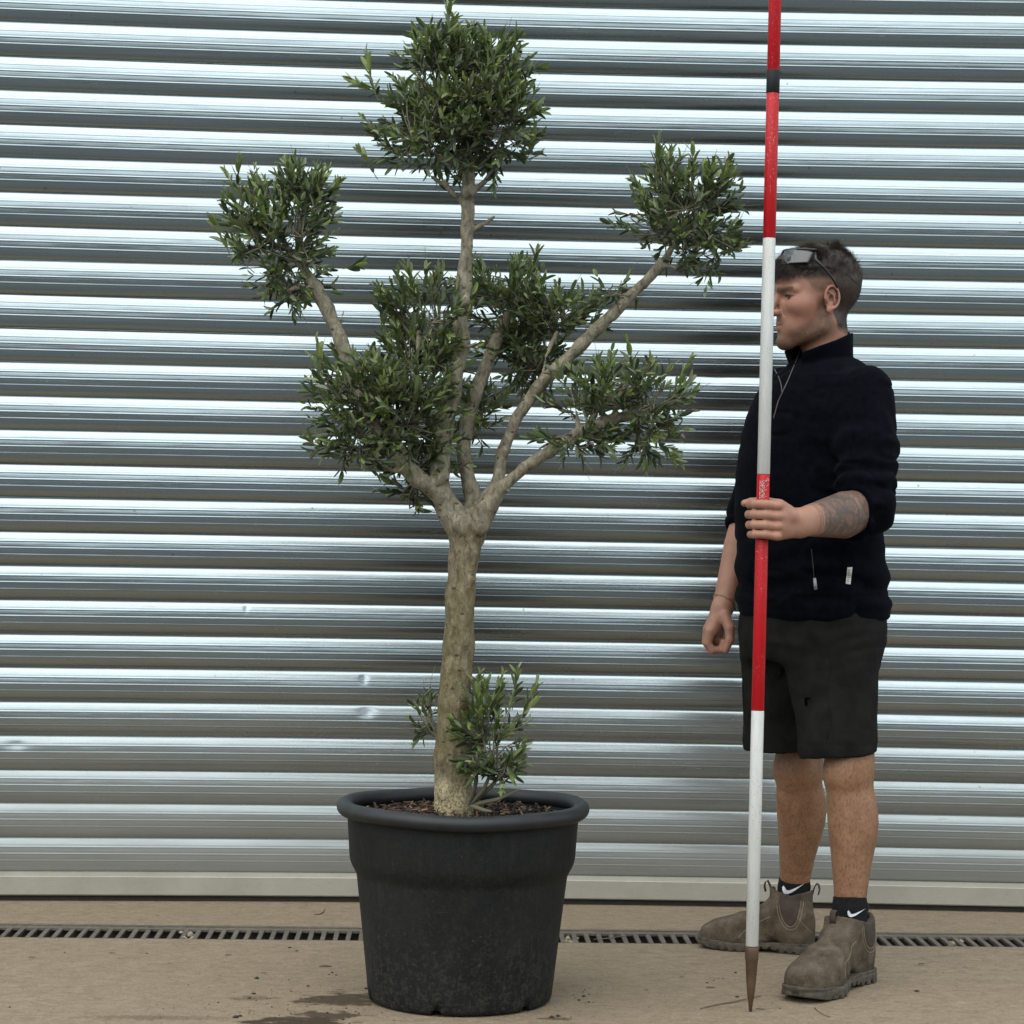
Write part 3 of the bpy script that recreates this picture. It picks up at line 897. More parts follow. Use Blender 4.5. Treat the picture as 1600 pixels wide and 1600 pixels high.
blob(1115, 390, -.02, 42, 48, .09, 16, S(1075, 400, .0), up=.0)
blob(668, 500, .02, 78, 78, .13, 46, S(655, 540, -.05), up=.7)
blob(560, 620, -.06, 84, 68, .13, 52, S(575, 625, -.08))
blob(625, 655, -.05, 85, 78, .13, 58, S(620, 690, -.08))
blob(560, 690, -.09, 62, 42, .10, 24, S(600, 700, -.07), up=.1)
blob(640, 580, .00, 90, 70, .14, 46, S(640, 600, -.05))
blob(665, 710, .03, 60, 50, .10, 26, S(640, 735, -.05), up=.1)
blob(640, 775, .05, 40, 30, .07, 8, S(650, 750, -.04), up=-.4)
blob(790, 470, .16, 78, 58, .13, 50, S(798, 490, .13), up=.6)
blob(868, 500, .12, 72, 52, .12, 40, S(850, 485, .12), up=.55, bright=.06)
blob(815, 545, .18, 75, 50, .12, 36, S(795, 510, .13), up=.1)
blob(850, 580, .14, 60, 34, .10, 20, S(850, 560, .06), up=.0)
blob(750, 655, .14, 38, 48, .09, 20, S(730, 650, .09), up=.1)
blob(940, 620, -.05, 80, 52, .12, 36, S(925, 665, -.06), up=.5)
blob(1020, 625, -.05, 58, 58, .11, 28, S(1012, 640, -.05), up=.4, bright=.06)
blob(900, 690, -.07, 62, 24, .09, 16, S(900, 680, -.06), up=.0)
blob(1010, 690, -.05, 50, 34, .09, 14, S(1000, 645, -.05), up=-.5)
blob(968, 455, .02, 30, 16, .05, 6, S(992, 455, .02), up=.1)
# suckers at the foot of the trunk
for (e, rpx) in (((768, 1205), 3.2), ((795, 1190), 3.0), ((745, 1175), 2.6), ((810, 1235), 2.2), ((768, 1268), 2.4)):
    a = S(735, 1258, -.05); b = S(e[0], e[1], -.09)
    twig_mb.tube([a, (a + b) / 2 + np.array([.006, 0, -.004]), b], [.0058, .0048, rpx * PXM * .7], 7)
blob(768, 1152, -.08, 52, 74, .08, 21, S(765, 1215, -.08), up=.6, leaf_len=(.026, .042), bright=.05)
blob(782, 1205, -.09, 40, 32, .07, 10, S(780, 1215, -.08), up=.2, leaf_len=(.024, .040), bright=.04)
blob(755, 1110, -.07, 30, 40, .06, 8, S(752, 1180, -.07), up=.8, leaf_len=(.026, .042), bright=.12)
blob(668, 1122, .03, 22, 34, .05, 9, S(690, 1150, .02), up=.6, leaf_len=(.022, .036))
# the odd shoot that breaks the clipped outline
for a in ((700, 60, 0, 701, 10, 0), (592, 160, -.02, 566, 82, -.03), (600, 150, 0, 552, 128, -.03), (375, 310, 0, 352, 272, -.01), (372, 300, 0, 374, 252, 0),
          (360, 400, 0, 336, 345, 0), (1025, 270, 0, 1030, 216, 0), (1085, 280, 0, 1086, 236, 0), (1120, 290, 0, 1134, 250, 0), (830, 430, .14, 838, 398, .14),
          (600, 520, 0, 606, 458, 0), (500, 620, -.06, 476, 540, -.06), (500, 700, -.08, 480, 690, -.08), (985, 590, -.05, 996, 538, -.05), (1050, 610, -.05, 1074, 565, -.05),
          (1030, 700, -.05, 1056, 722, -.05), (800, 1110, -.08, 805, 1050, -.08), (815, 1120, -.08, 842, 1072, -.08), (800, 1130, -.08, 838, 1108, -.08), (740, 1130, -.07, 741, 1060, -.07),
          (535, 420, -.02, 558, 415, -.03), (500, 470, -.04, 415, 480, -.05), (820, 260, 0, 838, 195, 0), (590, 280, -.02, 560, 240, -.03), (800, 70, 0, 808, 60, 0)):
    sprig(*a, bright=.16, leaf_len=(.030, .048))

# leaves that show largest become leaves of their own, the rest one mass of foliage
def frame_of(l):
    pos, x_, n_, L, W, ti, sh = l
    y_ = np.cross(n_, x_)
    return np.stack([x_ * L, y_ * W, n_ * L], 1), pos
score = []
for l in leaves:
    vd = unit(l[0] - CAM)
    score.append(l[3] * l[4] * abs(l[2] @ vd) * (1.0 + 1.8 * max(0, (TY + 0.08 - l[0][1]))))
order = np.argsort(score)[::-1]
single = set(order[:300].tolist())
TB = [.12, .28, .42, .55, .68, .80, .90]
unit_leaf = {}
for s_i, (lv, lf) in enumerate(LEAF_SHAPES):
    for t_i, tv in enumerate(TB):
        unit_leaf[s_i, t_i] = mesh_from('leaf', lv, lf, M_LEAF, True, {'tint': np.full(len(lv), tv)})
base = np.array(tree.location)
fv, ff, ft = [], [], []
nv = 0
for i, l in enumerate(leaves):
    Mx, pos = frame_of(l)
    if i in single:
        t_i = int(np.argmin([abs(l[5] - q) for q in TB]))
        o = bpy.data.objects.new('leaf', unit_leaf[l[6], t_i]); COL.objects.link(o); o.parent = tree
        m4 = Matrix.Identity(4)
        for r_ in range(3):
            for c_ in range(3): m4[r_][c_] = Mx[r_, c_]
            m4[r_][3] = pos[r_] - base[r_]
        o.matrix_local = m4
    else:
        lv, lf = LEAF_SHAPES[l[6]]
        fv.append(lv @ Mx.T + pos); ft += [l[5]] * len(lv)
        ff += [tuple(q + nv for q in t) for t in lf]; nv += len(lv)
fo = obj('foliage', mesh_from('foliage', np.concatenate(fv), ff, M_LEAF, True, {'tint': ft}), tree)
fo['kind'] = 'stuff'
tw = obj('twigs', twig_mb.mesh('twigs', M_TWIG), tree); tw['kind'] = 'stuff'
print('LEAVES', len(leaves))

# ================================================================== RANGING POLE
pole_a = P(1172, 1580, 5.256)
pole_a = G(1172.5, 1581); 
pole_b = P(1212.5, -60, 5.30)
pd = unit(pole_b - pole_a)
def pole_at(py):
    lo_, hi_ = 0.0, 3.2
    for _ in range(50):
        mid = (lo_ + hi_) / 2
        if to_px(pole_a + pd * mid)[1] > py: lo_ = mid
        else: hi_ = mid
    return pole_a + pd * lo_
def paint(name, col, wear):
    t = NT(name); o = t.geo()
    n = t.noise(t.geo((60, 60, 7)), 2.5, 5, 0.7); n2 = t.noise(o, 320, 3, 0.6); n3 = t.noise(o, 12, 2)
    c = t.ramp(n, [(0.3, tuple(x * .82 for x in col)), (0.7, col)])
    c = t.mix(t.math('MULTIPLY', t.ramp(n2, [(0.63, 0), (0.68, 1)]), t.ramp(n3, [(0.42, 0), (0.6, 1)])), c, wear)
    sc = t.noise(t.geo((150, 150, 10)), 2.0, 3, 0.7)
    c = t.mix(t.math('MULTIPLY', t.ramp(sc, [(0.68, 0), (0.74, 0.8)]), t.ramp(n3, [(0.5, 0), (0.65, 1)])), c, wear)
    t.set(Base_Color=c, Roughness=0.45, Specular_IOR_Level=0.3); t.bump(n2, 0.1, 0.001)
    return t.m
M_RED = paint('scratched_red_paint', (0.42, 0.003, 0.007), (0.5, 0.36, 0.34))
M_WHT = paint('chipped_white_paint', (0.52, 0.515, 0.485), (0.14, 0.12, 0.10))
M_TAPE = plain('black_tape', (0.008, 0.0085, 0.010), 0.6, spec=.25)
M_TIP = plain('rusty_steel_point', (0.085, 0.048, 0.028), 0.65, 0.3, bump=(150, .5, .002))
pole = empty('ranging_pole', pole_a, 'tall red and white banded surveying pole held upright by the man', 'pole')
PR = 0.0143
def section(name, y0, y1, mat, r=PR):
    m = MB(); a, b = pole_at(y0), pole_at(y1)
    e = unit(b - a) * 0.0006
    m.tube([a, a + e, b - e, b], [r - .0005, r, r, r - .0005], 28)
    me = m.mesh(name, mat); return obj(name, me, pole)
def flat_caps(o):
    for p in o.data.polygons:
        if len(p.vertices) > 4: p.use_smooth = False
for (nm, y0, y1, mt) in (('white_section', 1478, 1110.4, M_WHT), ('red_section', 1110, 741.4, M_RED), ('white_section', 741, 372.4, M_WHT), ('red_section', 372, 141, M_RED), ('red_section', 113, -259, M_RED)):
    flat_caps(section(nm, y0, y1, mt))
flat_caps(section('joint_band', 146, 110, M_TAPE, PR * 1.06))
m = MB(); a = pole_at(1479); b = pole_at(1492); 
L = float(np.linalg.norm(pole_at(1479) - pole_a))
m.tube([a, a - pd * .004, a - pd * .028, a - pd * .030, a - pd * (L * .55), a - pd * (L * .80), a - pd * (L * .81), pole_a + pd * .002, pole_a], [.0138, .0152, .0152, .0140, .0108, .0072, .0062, .0035, .0018], 24)
obj('steel_point', m.mesh('steel_point', M_TIP), pole)
# hand-written scrawl and chips in the red paint above the hand
m = MB(); rr = random.Random(8)
def on_pole(py, ang, out=.0004):
    c = pole_at(py); tc = unit(np.array([CAM[0], CAM[1], c[2]]) - c); rt = unit(np.cross(pd, tc)) * -1
    rt = np.cross(tc, pd) * -1
    return c + (tc * math.cos(ang) + unit(np.cross(pd, tc)) * math.sin(ang)) * (PR + out)
for k in range(7):
    y = 753 + k * 4.0
    pts = [on_pole(y + 2.6 * math.sin(q * 1.7 + k), -.15 + .42 * math.sin(q * .9 + k * 2.1)) for q in range(7)]
    m.tube(pts, .0006, 4)
for k in range(9):
    y = rr.uniform(746, 775); a0 = rr.uniform(.3, .8)
    m.tube([on_pole(y, a0), on_pole(y + rr.uniform(-4, 4), a0 + .15)], .0007, 4)
o = obj('scrawl', m.mesh('scrawl', M_WHT), pole); o['label'] = 'white scratched handwriting on the red paint'

# ================================================================== PERSON
FW = unit([-0.87, -0.50, 0]); LF = unit([0.50, -0.87, 0]); UP = np.array([0, 0, 1.0])
BY = 5.75                                    # depth of the body's axis
M_ = 1.0
def frame(f, u):
    f = unit(f); u = unit(np.asarray(u) - f * (np.asarray(u) @ f)); l = np.cross(u, f)
    return np.stack([f, l, u], 1).astype(np.float32)       # columns: forward, left, up

# joints
HIP_L, HIP_R = P(1316, 925, 5.67), P(1234, 925, 5.83)
KNEE_L, KNEE_R = P(1327, 1208, 5.60), P(1249, 1202, 5.90)
ANK_L, ANK_R = P(1328, 1438, 5.575), P(1240, 1402, 5.985)
SH_L, SH_R = P(1352, 615, 5.60), P(1226, 615, 5.90)
EL_L, WR_L = P(1350, 800, 5.50), P(1250, 816, 5.285)
EL_R, WR_R = P(1170, 805, 6.00), P(1129, 950, 5.90)
HC = P(1272, 468, BY)                        # head centre (ear level is just below)
HEAD_M = frame([-0.975, -0.22, -0.03], UP)

# ---- head in its own frame (x forward, y left, z up), metres
def head_local(p): return ((p - HC.astype(np.float32)) @ HEAD_M)
def head_sdf(p):
    q = head_local(p)
    s = q.copy(); s[:, 1] = np.abs(s[:, 1])
    d = ell(s, (-.020, 0, .042), (.100, .077, .088))
    d = smin(d, ell(s, (.030, 0, -.030), (.064, .056, .080)), .03)
    d = smin(d, rc(s, (-.010, .051, -.045), (-.002, .049, -.070), .014, .015), .016)
    d = smin(d, rc(s, (-.002, .049, -.072), (.070, .016, -.106), .014, .0155), .014)
    d = smin(d, ell(s, (.072, 0, .06), (.03, .05, .035)), .03)
    d = smin(d, rc(q, (-.024, 0, -.050), (-.034, 0, -.20), .056, .058), .022)
    d = smin(d, rc(s, (-.030, .05, -.06), (.0, .018, -.19), .015, .013), .016)
    m = (s[:, 0] > .015) & (d < .04)
    if m.any():
        t = s[m]; e = d[m]
        e = smin(e, sph(t, (.079, 0, -.104), .020), .014)                              # chin
        e = smin(e, ell(t, (.050, .040, -.018), (.034, .024, .024)), .02)              # cheek bone
        e = smin(e, rc(t, (.087, .008, .021), (.066, .046, .021), .0115, .0095), .010) # brow ridge
        e = smin(e, ell(t, (.062, .012, -.068), (.028, .032, .030)), .020)             # muzzle
        e = smax(e, -ell(t, (.094, .031, .002), (.019, .019, .0105)), .008)            # eye socket
        e = smin(e, sph(t, (.0665, .0325, .002), .0135), .0015)                        # eyeball
        e = smin(e, rc(t, (.0790, .0185, .0085), (.0785, .0330, .0100), .0036, .0036), .002)   # upper lid
        e = smin(e, rc(t, (.0785, .0330, .0100), (.0690, .0475, .0065), .0036, .0030), .002)
        e = smin(e, rc(t, (.0765, .0200, -.0045), (.0770, .0330, -.0070), .0030, .0030), .003)  # lower lid
        e = smin(e, rc(t, (.0770, .0330, -.0070), (.0690, .0465, -.0020), .0030, .0028), .003)
        e = smin(e, rc(t, (.088, 0, .018), (.112, 0, -.024), .0080, .0095), .007)      # nose
        e = smin(e, sph(t, (.1145, 0, -.0285), .0105), .006)
        e = smin(e, ell(t, (.101, .0130, -.0335), (.0105, .0075, .0085)), .0035)
        e = smax(e, -ell(t, (.107, .0065, -.0410), (.006, .0035, .004)), .003)
        e = smax(e, -rc(t, (.0925, .0200, -.0300), (.0800, .0290, -.0520), .0010, .0008), .005) # fold beside the mouth
        e = smin(e, rc(t, (.0945, 0, -.0590), (.0820, .0225, -.0650), .0048, .0022), .0045)   # lips
        e = smin(e, rc(t, (.0925, 0, -.0720), (.0820, .0205, -.0660), .0056, .0022), .0045)
        e = smax(e, -rc(t, (.103, 0, -.0652), (.0800, .0280, -.0645), .0022, .0014), .0015)
        e = smax(e, -ell(t, (.100, 0, -.0865), (.008, .018, .0045)), .008)
        d[m] = e
    m = (s[:, 1] > .045) & (np.abs(s[:, 0] + .014) < .05) & (np.abs(s[:, 2]) < .06)
    if m.any():
        t = s[m]
        e = ell(t, (-.014, .076, -.005), (.018, .006, .028))
        th = np.linspace(-1.7, 3.0, 12)
        hel = None
        for a, b in zip(th[:-1], th[1:]):
            pa = (-.014 - .0180 * math.sin(a), .0825, -.001 + .0275 * math.cos(a)); pb = (-.014 - .0180 * math.sin(b), .0825, -.001 + .0275 * math.cos(b))
            k = rc(t, pa, pb, .0034, .0034); hel = k if hel is None else np.minimum(hel, k)
        e = smin(e, hel, .003)
        e = smax(e, -chain(t, [((-.010, .0850, .019), .0030), ((-.024, .0850, .012), .0030), ((-.0265, .0850, -.006), .0028)]), .002)
        e = smax(e, -ell(t, (-.011, .086, -.006), (.0075, .0095, .0115)), .0025)
        e = smin(e, chain(t, [((-.006, .0805, .012), .0026), ((-.019, .0815, .004), .0028), ((-.020, .0815, -.014), .0028)]), .0025)
        e = smin(e, ell(t, (-.008, .079, -.031), (.0078, .0052, .0095)), .004)
        e = smin(e, ell(t, (.0005, .0795, -.008), (.0038, .005, .0068)), .002)
        d[m] = smin(d[m], e, .005)
    return d

# ---- the hand that grips the pole
gp = pole_at(812)
g_c = unit(np.array([CAM[0], CAM[1], gp[2]]) - gp)       # towards the viewer
g_r = unit(np.cross(pd, g_c)); 
if g_r @ cam_R < 0: g_r = -g_r
def gpt(py, r, c): return pole_at(py) + g_r * r + g_c * c
HAND_L = []
for (y0, sx, rr_) in ((788, 1.0, .0100), (804, 1.04, .0103), (820, .98, .0099), (835, .86, .0090)):
    HAND_L.append([(gpt(y0 + 2, .034, .018), rr_ * 1.12), (gpt(y0, .006, .0275), rr_ * 1.02), (gpt(y0, -.0185 * sx, .0225), rr_), (gpt(y0 + .5, -.0290 * sx, .004), rr_ * .95),
                   (gpt(y0 + 1, -.0215 * sx, -.0165), rr_ * .88), (gpt(y0 + 1, -.001, -.0255), rr_ * .8)])
PALM_L = [[(WR_L, .021), (gpt(790, .037, .010), .0155)], [(WR_L, .022), (gpt(806, .040, .013), .0150)], [(WR_L + UP * -.010, .020), (gpt(822, .038, .010), .0145)], [(WR_L + UP * -.014, .018), (gpt(835, .034, .006), .0135)]]
THUMB_L = [(gpt(806, .062, -.006), .017), (gpt(789, .034, -.012), .0140), (gpt(783, .002, -.0265), .0108), (gpt(785, -.026, -.0215), .0098), (gpt(787, -.041, -.012), .0080)]
def hand_l(p):
    d = None
    for c_ in PALM_L:
        e = chain(p, c_); d = e if d is None else smin(d, e, .012)
    for c_ in HAND_L: d = smin(d, chain(p, c_, .002), .0032)
    d = smin(d, chain(p, THUMB_L, .003), .006)
    for c_ in HAND_L:
        d = smin(d, sph(p, c_[0][0] + g_c * .007, .0088), .006)     # knuckles
        d = smin(d, sph(p, c_[2][0] + (g_c - g_r) * .0012, c_[2][1] * 1.02), .003)
    return d
# ---- the hanging hand, loosely closed
HR = {}
def hr(px, py, k): return P(px, py, 5.90) - np.array([0, 1, 0]) * k       # k: nearer to the viewer
HAND_R = []
for (k, s, rr_) in ((.030, 1.0, .0098), (.010, 1.05, .0100), (-.010, 1.0, .0096), (-.028, .85, .0086)):
    HAND_R.append([(hr(1108, 985, k), .0125), (hr(1104 + 2 * (1 - s), 1004, k), rr_ * 1.05), (hr(1111, 1015, k), rr_), (hr(1125, 1014, k * .95), rr_ * .92), (hr(1127, 1002, k * .95), rr_ * .82)])
PALM_R = [[(WR_R, .019), (hr(1110, 984, k), .0155)] for k in (.026, .009, -.009, -.024)] + [[(hr(1124, 972, -.005), .018), (hr(1120, 1000, -.012), .015)]]
THUMB_R = [(hr(1130, 962, .024), .0155), (hr(1137, 980, .038), .0130), (hr(1137, 998, .042), .0110), (hr(1131, 1014, .040), .0092)]
def hand_r(p):
    d = None
    for c_ in PALM_R:
        e = chain(p, c_); d = e if d is None else smin(d, e, .012)
    for c_ in HAND_R: d = smin(d, chain(p, c_, .002), .0035)
    return smin(d, chain(p, THUMB_R, .004), .006)

def arm_l(p):
    a = WR_L + UP * .009; b = WR_L - UP * .009
    mid = EL_L * .68 + WR_L * .32
    m2 = EL_L * .30 + WR_L * .70
    d = chain(p, [(SH_L, .052), (EL_L + UP * .02, .046)])
    d = smin(d, chain(p, [(EL_L + UP * .012, .040), (mid + UP * .012, .043), (m2 + UP * .010, .032), (a, .0225)]), .02)
    d = smin(d, chain(p, [(EL_L - UP * .000, .040), (mid - UP * .016, .038), (m2 - UP * .012, .029), (b, .0215)]), .02)
    return smin(d, hand_l(p), .014)
def arm_r(p):
    mid = EL_R * .65 + WR_R * .35
    d = chain(p, [(SH_R, .05), (EL_R, .042)])
    d = smin(d, chain(p, [(EL_R, .042), (mid, .041), (WR_R, .0255)]), .02)
    return smin(d, hand_r(p), .014)
LEG_BACK = np.array([0.87, 0.45, 0])
def leg(p, hip, knee, ank, kb):
    k2 = knee * .66 + ank * .34 + kb * .013; k3 = knee * .34 + ank * .66 + kb * .007
    d = chain(p, [(hip, .066), (knee + UP * .06, .057), (knee, .054)], .006)
    ctl = [(knee + UP * .02, .054), (knee - UP * .02, .0530), (k2, .0590), (k3, .0430), (ank, .0315)]
    tt_ = np.linspace(0, 4, 21); pts_ = []
    for u in tt_:
        a = min(int(u), 3); f_ = u - a
        g = [ctl[max(0, min(4, a + o))] for o in (-1, 0, 1, 2)]
        cr = lambda y0, y1, y2, y3: .5 * (2 * y1 + (y2 - y0) * f_ + (2 * y0 - 5 * y1 + 4 * y2 - y3) * f_ ** 2 + (3 * y1 - y0 - 3 * y2 + y3) * f_ ** 3)
        pts_.append((cr(*[np.asarray(x[0]) for x in g]), float(cr(*[x[1] for x in g]))))
    d = smin(d, chain(p, pts_, .004), .02)
    d = smin(d, sph(p, knee - kb * .022 - UP * .004, .036), .03)
    d = smin(d, chain(p, [(knee * .8 + ank * .2 - kb * .016, .034), (ank - kb * .002, .023)]), .02)
    d = smin(d, ell(p, knee - kb * .030 - UP * .002, (.026, .026, .034)), .016)
    return smin(d, rc(p, ank, ank - UP * .04, .028, .024), .01)
PELV = (HIP_L + HIP_R) / 2
CHEST = P(1276, 690, BY)
def torso(p):
    d = chain(p, [(PELV, .10), (CHEST, .11)])
    d = smin(d, rc(p, SH_L, SH_R, .055, .055), .06)
    return smin(d, rc(p, HIP_L, HIP_R, .07, .07), .04)
GROUPS = []
def grp(f, pts, m):
    pts = np.array(pts); GROUPS.append((f, pts.min(0) - m, pts.max(0) + m))
grp(head_sdf, [HC - [.13, .12, .24], HC + [.13, .12, .15]], .02)
grp(torso, [PELV, CHEST, SH_L, SH_R, HIP_L, HIP_R], .16)
grp(arm_l, [SH_L, EL_L, WR_L, gp - g_r * .06 - [0, 0.05, .06], gp + [0.06, 0.05, .07]], .09)
grp(arm_r, [SH_R, EL_R, WR_R, hr(1090, 1030, .05), hr(1145, 1030, -.05)], .09)
grp(lambda p: leg(p, HIP_L, KNEE_L, ANK_L, unit([.80, .6, 0])), [HIP_L, KNEE_L, ANK_L - UP * .06], .13)
grp(lambda p: leg(p, HIP_R, KNEE_R, ANK_R, unit([.95, .1, 0])), [HIP_R, KNEE_R, ANK_R - UP * .06], .13)
def body_sdf(p):
    d = np.full(len(p), 10.0, np.float32)
    for f, lo, hi in GROUPS:
        dist = np.sqrt((np.maximum(np.maximum(lo - p, p - hi), 0) ** 2).sum(1))
        m = dist < 0.03
        far = ~m
        d[far] = np.minimum(d[far], dist[far] + .02)
        if m.any(): d[m] = smin(d[m], f(p[m]).astype(np.float32), .022)
    return d
lo = np.min([g[1] for g in GROUPS], 0); hi = np.max([g[2] for g in GROUPS], 0)
V, F = sdf_mesh(body_sdf, lo, hi, 0.0025)
q = head_local(V.astype(np.float32)); s = q.copy(); s[:, 1] = np.abs(s[:, 1])
inhead = (np.abs(q) < [.14, .10, .16]).all(1)
def soft(d, w): return np.clip(.5 - d / w, 0, 1)
lip = soft(np.minimum(rc(s, (.0945, 0, -.0590), (.0820, .0235, -.0650), .0056, .0026), rc(s, (.0925, 0, -.0720), (.0820, .0215, -.0660), .0064, .0026)), .003)
brow = soft(rc(s, (.095, .010, .0205), (.076, .047, .0225), .0080, .0052), .005)
eye = soft(ell(s, (.080, .0325, .0018), (.006, .0140, .0062)), .0015) * (sph(s, (.0665, .0325, .002), .0135) < .0006)
lash = soft(np.minimum(rc(s, (.0815, .0185, .0062), (.0815, .0330, .0070), .0022, .0022), rc(s, (.0815, .0330, .0070), (.0715, .0475, .0040), .0022, .0022)), .0015)
eye = np.maximum(eye, lash)
# hairline: scalp mask (1 = full hair, fading out around the ears and neck)
front = .060 + .030 * np.clip((s[:, 1] - .015) / .05, 0, 1)
hl_z = np.interp(q[:, 0], [-.13, -.06, -.035, -.015, .0, .020, .032, .045, .06, .075, .10],
                 [-.085, -.082, -.070, -.010, .012, .016, .026, .046, .052, .046, .042])
scalp = np.clip((q[:, 2] - hl_z) / .012 + .5, 0, 1) * inhead * np.clip((.0845 - s[:, 1]) / .002, 0, 1)
fade = np.clip((q[:, 2] - (-.09)) / .02, 0.7, 1) * np.where(q[:, 0] > -.025, np.clip((q[:, 2] - .026) / .03, .45, 1), 1)
beard_d = np.minimum(np.minimum(rc(s, (.000, .056, -.010), (-.002, .054, -.070), .015, .019), rc(s, (-.002, .054, -.072), (.060, .026, -.104), .026, .028)),
                     np.minimum(rc(s, (.06, .026, -.104), (.085, 0, -.108), .026, .024), rc(s, (.100, 0, -.050), (.090, .020, -.056), .0045, .004)))
beard = soft(beard_d, .022) * inhead * (1 - lip) * np.clip((.083 - s[:, 1]) / .002, 0, 1)
ax = WR_L - EL_L; tt = ((V - EL_L) @ ax) / (ax @ ax)
near_arm = np.abs(np.linalg.norm(np.cross(V - EL_L, unit(ax)), axis=1)) < .075
tat = np.where(near_arm & (tt > -.3) & (tt < .9), 1.0, 0.0)
warm = np.zeros(len(V))
for c_ in HAND_L: warm = np.maximum(warm, soft(np.linalg.norm(V - c_[0][0], axis=1) - .012, .02))
warm = np.maximum(warm, soft(ell(s, (.05, .055, -.03), (.04, .03, .035)), .03) * .7)
warm = np.maximum(warm, soft(ell(s, (.112, 0, -.03), (.016, .016, .014)), .015))
warm = np.maximum(warm, soft(ell(s, (-.014, .083, -.005), (.022, .01, .032)), .01))
legz = np.clip((.62 - V[:, 2]) / .1, 0, 1)

def skin_material():
    t = NT('skin')
    o = t.coord('Object')
    n = t.noise(o, 24, 4, 0.6); n2 = t.noise(o, 160, 3, 0.6); pore = t.noise(o, 700, 2)
    c = t.ramp(n, [(0.3, (0.275, 0.132, 0.086)), (0.7, (0.36, 0.185, 0.125))])
    c = t.mix(t.math('MULTIPLY', t.attr('warm'), .55), c, (0.34, 0.120, 0.085))
    legc = t.ramp(n, [(0.3, (0.195, 0.094, 0.047)), (0.7, (0.285, 0.147, 0.079))])
    c = t.mix(t.attr('legz'), c, legc)
    # short dark leg hair lying down the shin
    hv = t.noise(t.coord('Object', (300, 300, 110), (0.15, 0.1, 0)), 1.0, 3, 0.6)
    c = t.mix(t.math('MULTIPLY', t.attr('legz'), t.ramp(hv, [(0.48, 0), (0.64, .6)])), c, (0.085, 0.040, 0.022))
    c = t.mix(t.math('MULTIPLY', t.attr('lip'), .75), c, (0.25, 0.075, 0.062))
    st = t.noise(o, 520, 2, 0.6)
    c = t.mix(t.math('MULTIPLY', t.attr('beard'), t.ramp(st, [(0.35, 0.45), (0.6, 0.95)])), c, (0.065, 0.032, 0.016))
    c = t.mix(t.math('MULTIPLY', t.attr('scalp'), .93), c, (0.014, 0.009, 0.006))
    c = t.mix(t.math('MULTIPLY', t.attr('brow'), t.ramp(t.noise(o, 420, 2), [(0.3, .55), (0.6, .98)])), c, (0.03, 0.017, 0.011))
    c = t.mix(t.attr('eye'), c, (0.03, 0.02, 0.017))
    # forearm tattoo: dense line work between two bands
    tc = t.attr('tat'); at = t.attr('tpos')
    w1 = t.noise(o, 34, 4, 0.55, 3.0); w3 = t.noise(o, 20, 3, 0.5, 1.5)
    w2 = t.new('ShaderNodeTexWave', wave_type='RINGS'); w2.inputs['Scale'].default_value = 11; w2.inputs['Distortion'].default_value = 9; w2.inputs['Detail'].default_value = 2; w2.inputs['Detail Scale'].default_value = 1.6
    t.link(o, w2.inputs['Vector'])
    ink = t.math('MAXIMUM', t.ramp(w1, [(0.40, 0), (0.45, .9), (0.52, .25), (0.56, .9), (0.60, 0)]), t.ramp(w2.outputs[0], [(0.05, .9), (0.30, 0)]))
    ink = t.math('ADD', t.math('MULTIPLY', ink, .55), t.ramp(w3, [(0.35, .36), (0.65, .80)]), clamp=True)
    band = t.ramp(at, [(0.0, 1), (0.79, 1), (0.80, .15), (0.815, .15), (0.823, .95), (0.833, .2), (0.846, .15), (0.853, .9), (0.866, 0.0)])
    band2 = t.ramp(at, [(0.06, 1), (0.075, .25), (0.095, .25), (0.11, 1)])
    inkf = t.math('MULTIPLY', tc, t.math('MULTIPLY', ink, t.math('MULTIPLY', band, band2)))
    c = t.mix(t.math('MULTIPLY', inkf, .88), c, (0.050, 0.043, 0.038))
    t.set(Base_Color=c, Roughness=0.52, Specular_IOR_Level=0.4)
    t.b.inputs['Subsurface Weight'].default_value = 0.08
    t.b.inputs['Subsurface Radius'].default_value = (0.010, 0.004, 0.002)
    t.b.inputs['Subsurface Scale'].default_value = 0.5
    t.bump(t.math('ADD', n2, t.math('MULTIPLY', pore, .5)), 0.12, 0.0015)
    return t.m
M_SKIN = skin_material()
PB = G(1290, 1530)
person = empty('person', PB, 'young man in a dark fleece and black shorts gripping the red and white pole', 'person')
body = obj('body', mesh_from('body', V, F, M_SKIN, True, {'lip': lip * inhead, 'brow': brow * inhead, 'eye': eye * inhead, 'scalp': scalp * fade, 'beard': np.clip(beard * 1.15, 0, 1),
                                                           'tat': tat, 'tpos': np.clip(tt, 0, 1), 'warm': warm, 'legz': legz}), person)
print('BODY', len(V))
HV, HF, HS = V, F, scalp * inhead

# ---- hair: clipped sides, longer ruffled top with a short fringe
t = NT('dark_brown_hair')
_n = t.noise(t.geo(), 60, 3)
t.set(Base_Color=t.ramp(_n, [(0.3, (0.012, 0.0078, 0.0054)), (0.7, (0.050, 0.031, 0.020))]), Roughness=0.5, Specular_IOR_Level=0.4)
M_HAIR = t.m
def hair_cap(p):
    s = head_local(p)
    d = ell(s, (-.022, 0, .048), (.100, .079, .088))
    d = smin(d, ell(s, (.052, 0, .088), (.040, .052, .026)), .03)
    lim = np.interp(s[:, 0], [-.13, -.06, .0, .03, .05, .08, .11], [.0, .045, .066, .062, .066, .058, .056])
    cut = (lim - s[:, 2])
    ang = np.arctan2(s[:, 1], s[:, 0] + .06)
    d = d + .0030 * vnoise(s * np.array([40, 85, 30], np.float32), 1.0, 2) + .003 * vnoise(s, 30, 4) + .0015 * vnoise(s, 90, 6)
    return smax(d, cut, .014)
V2, F2 = sdf_mesh(hair_cap, HC - .17, HC + .17, .003)
hm = MB()
rr = random.Random(31)
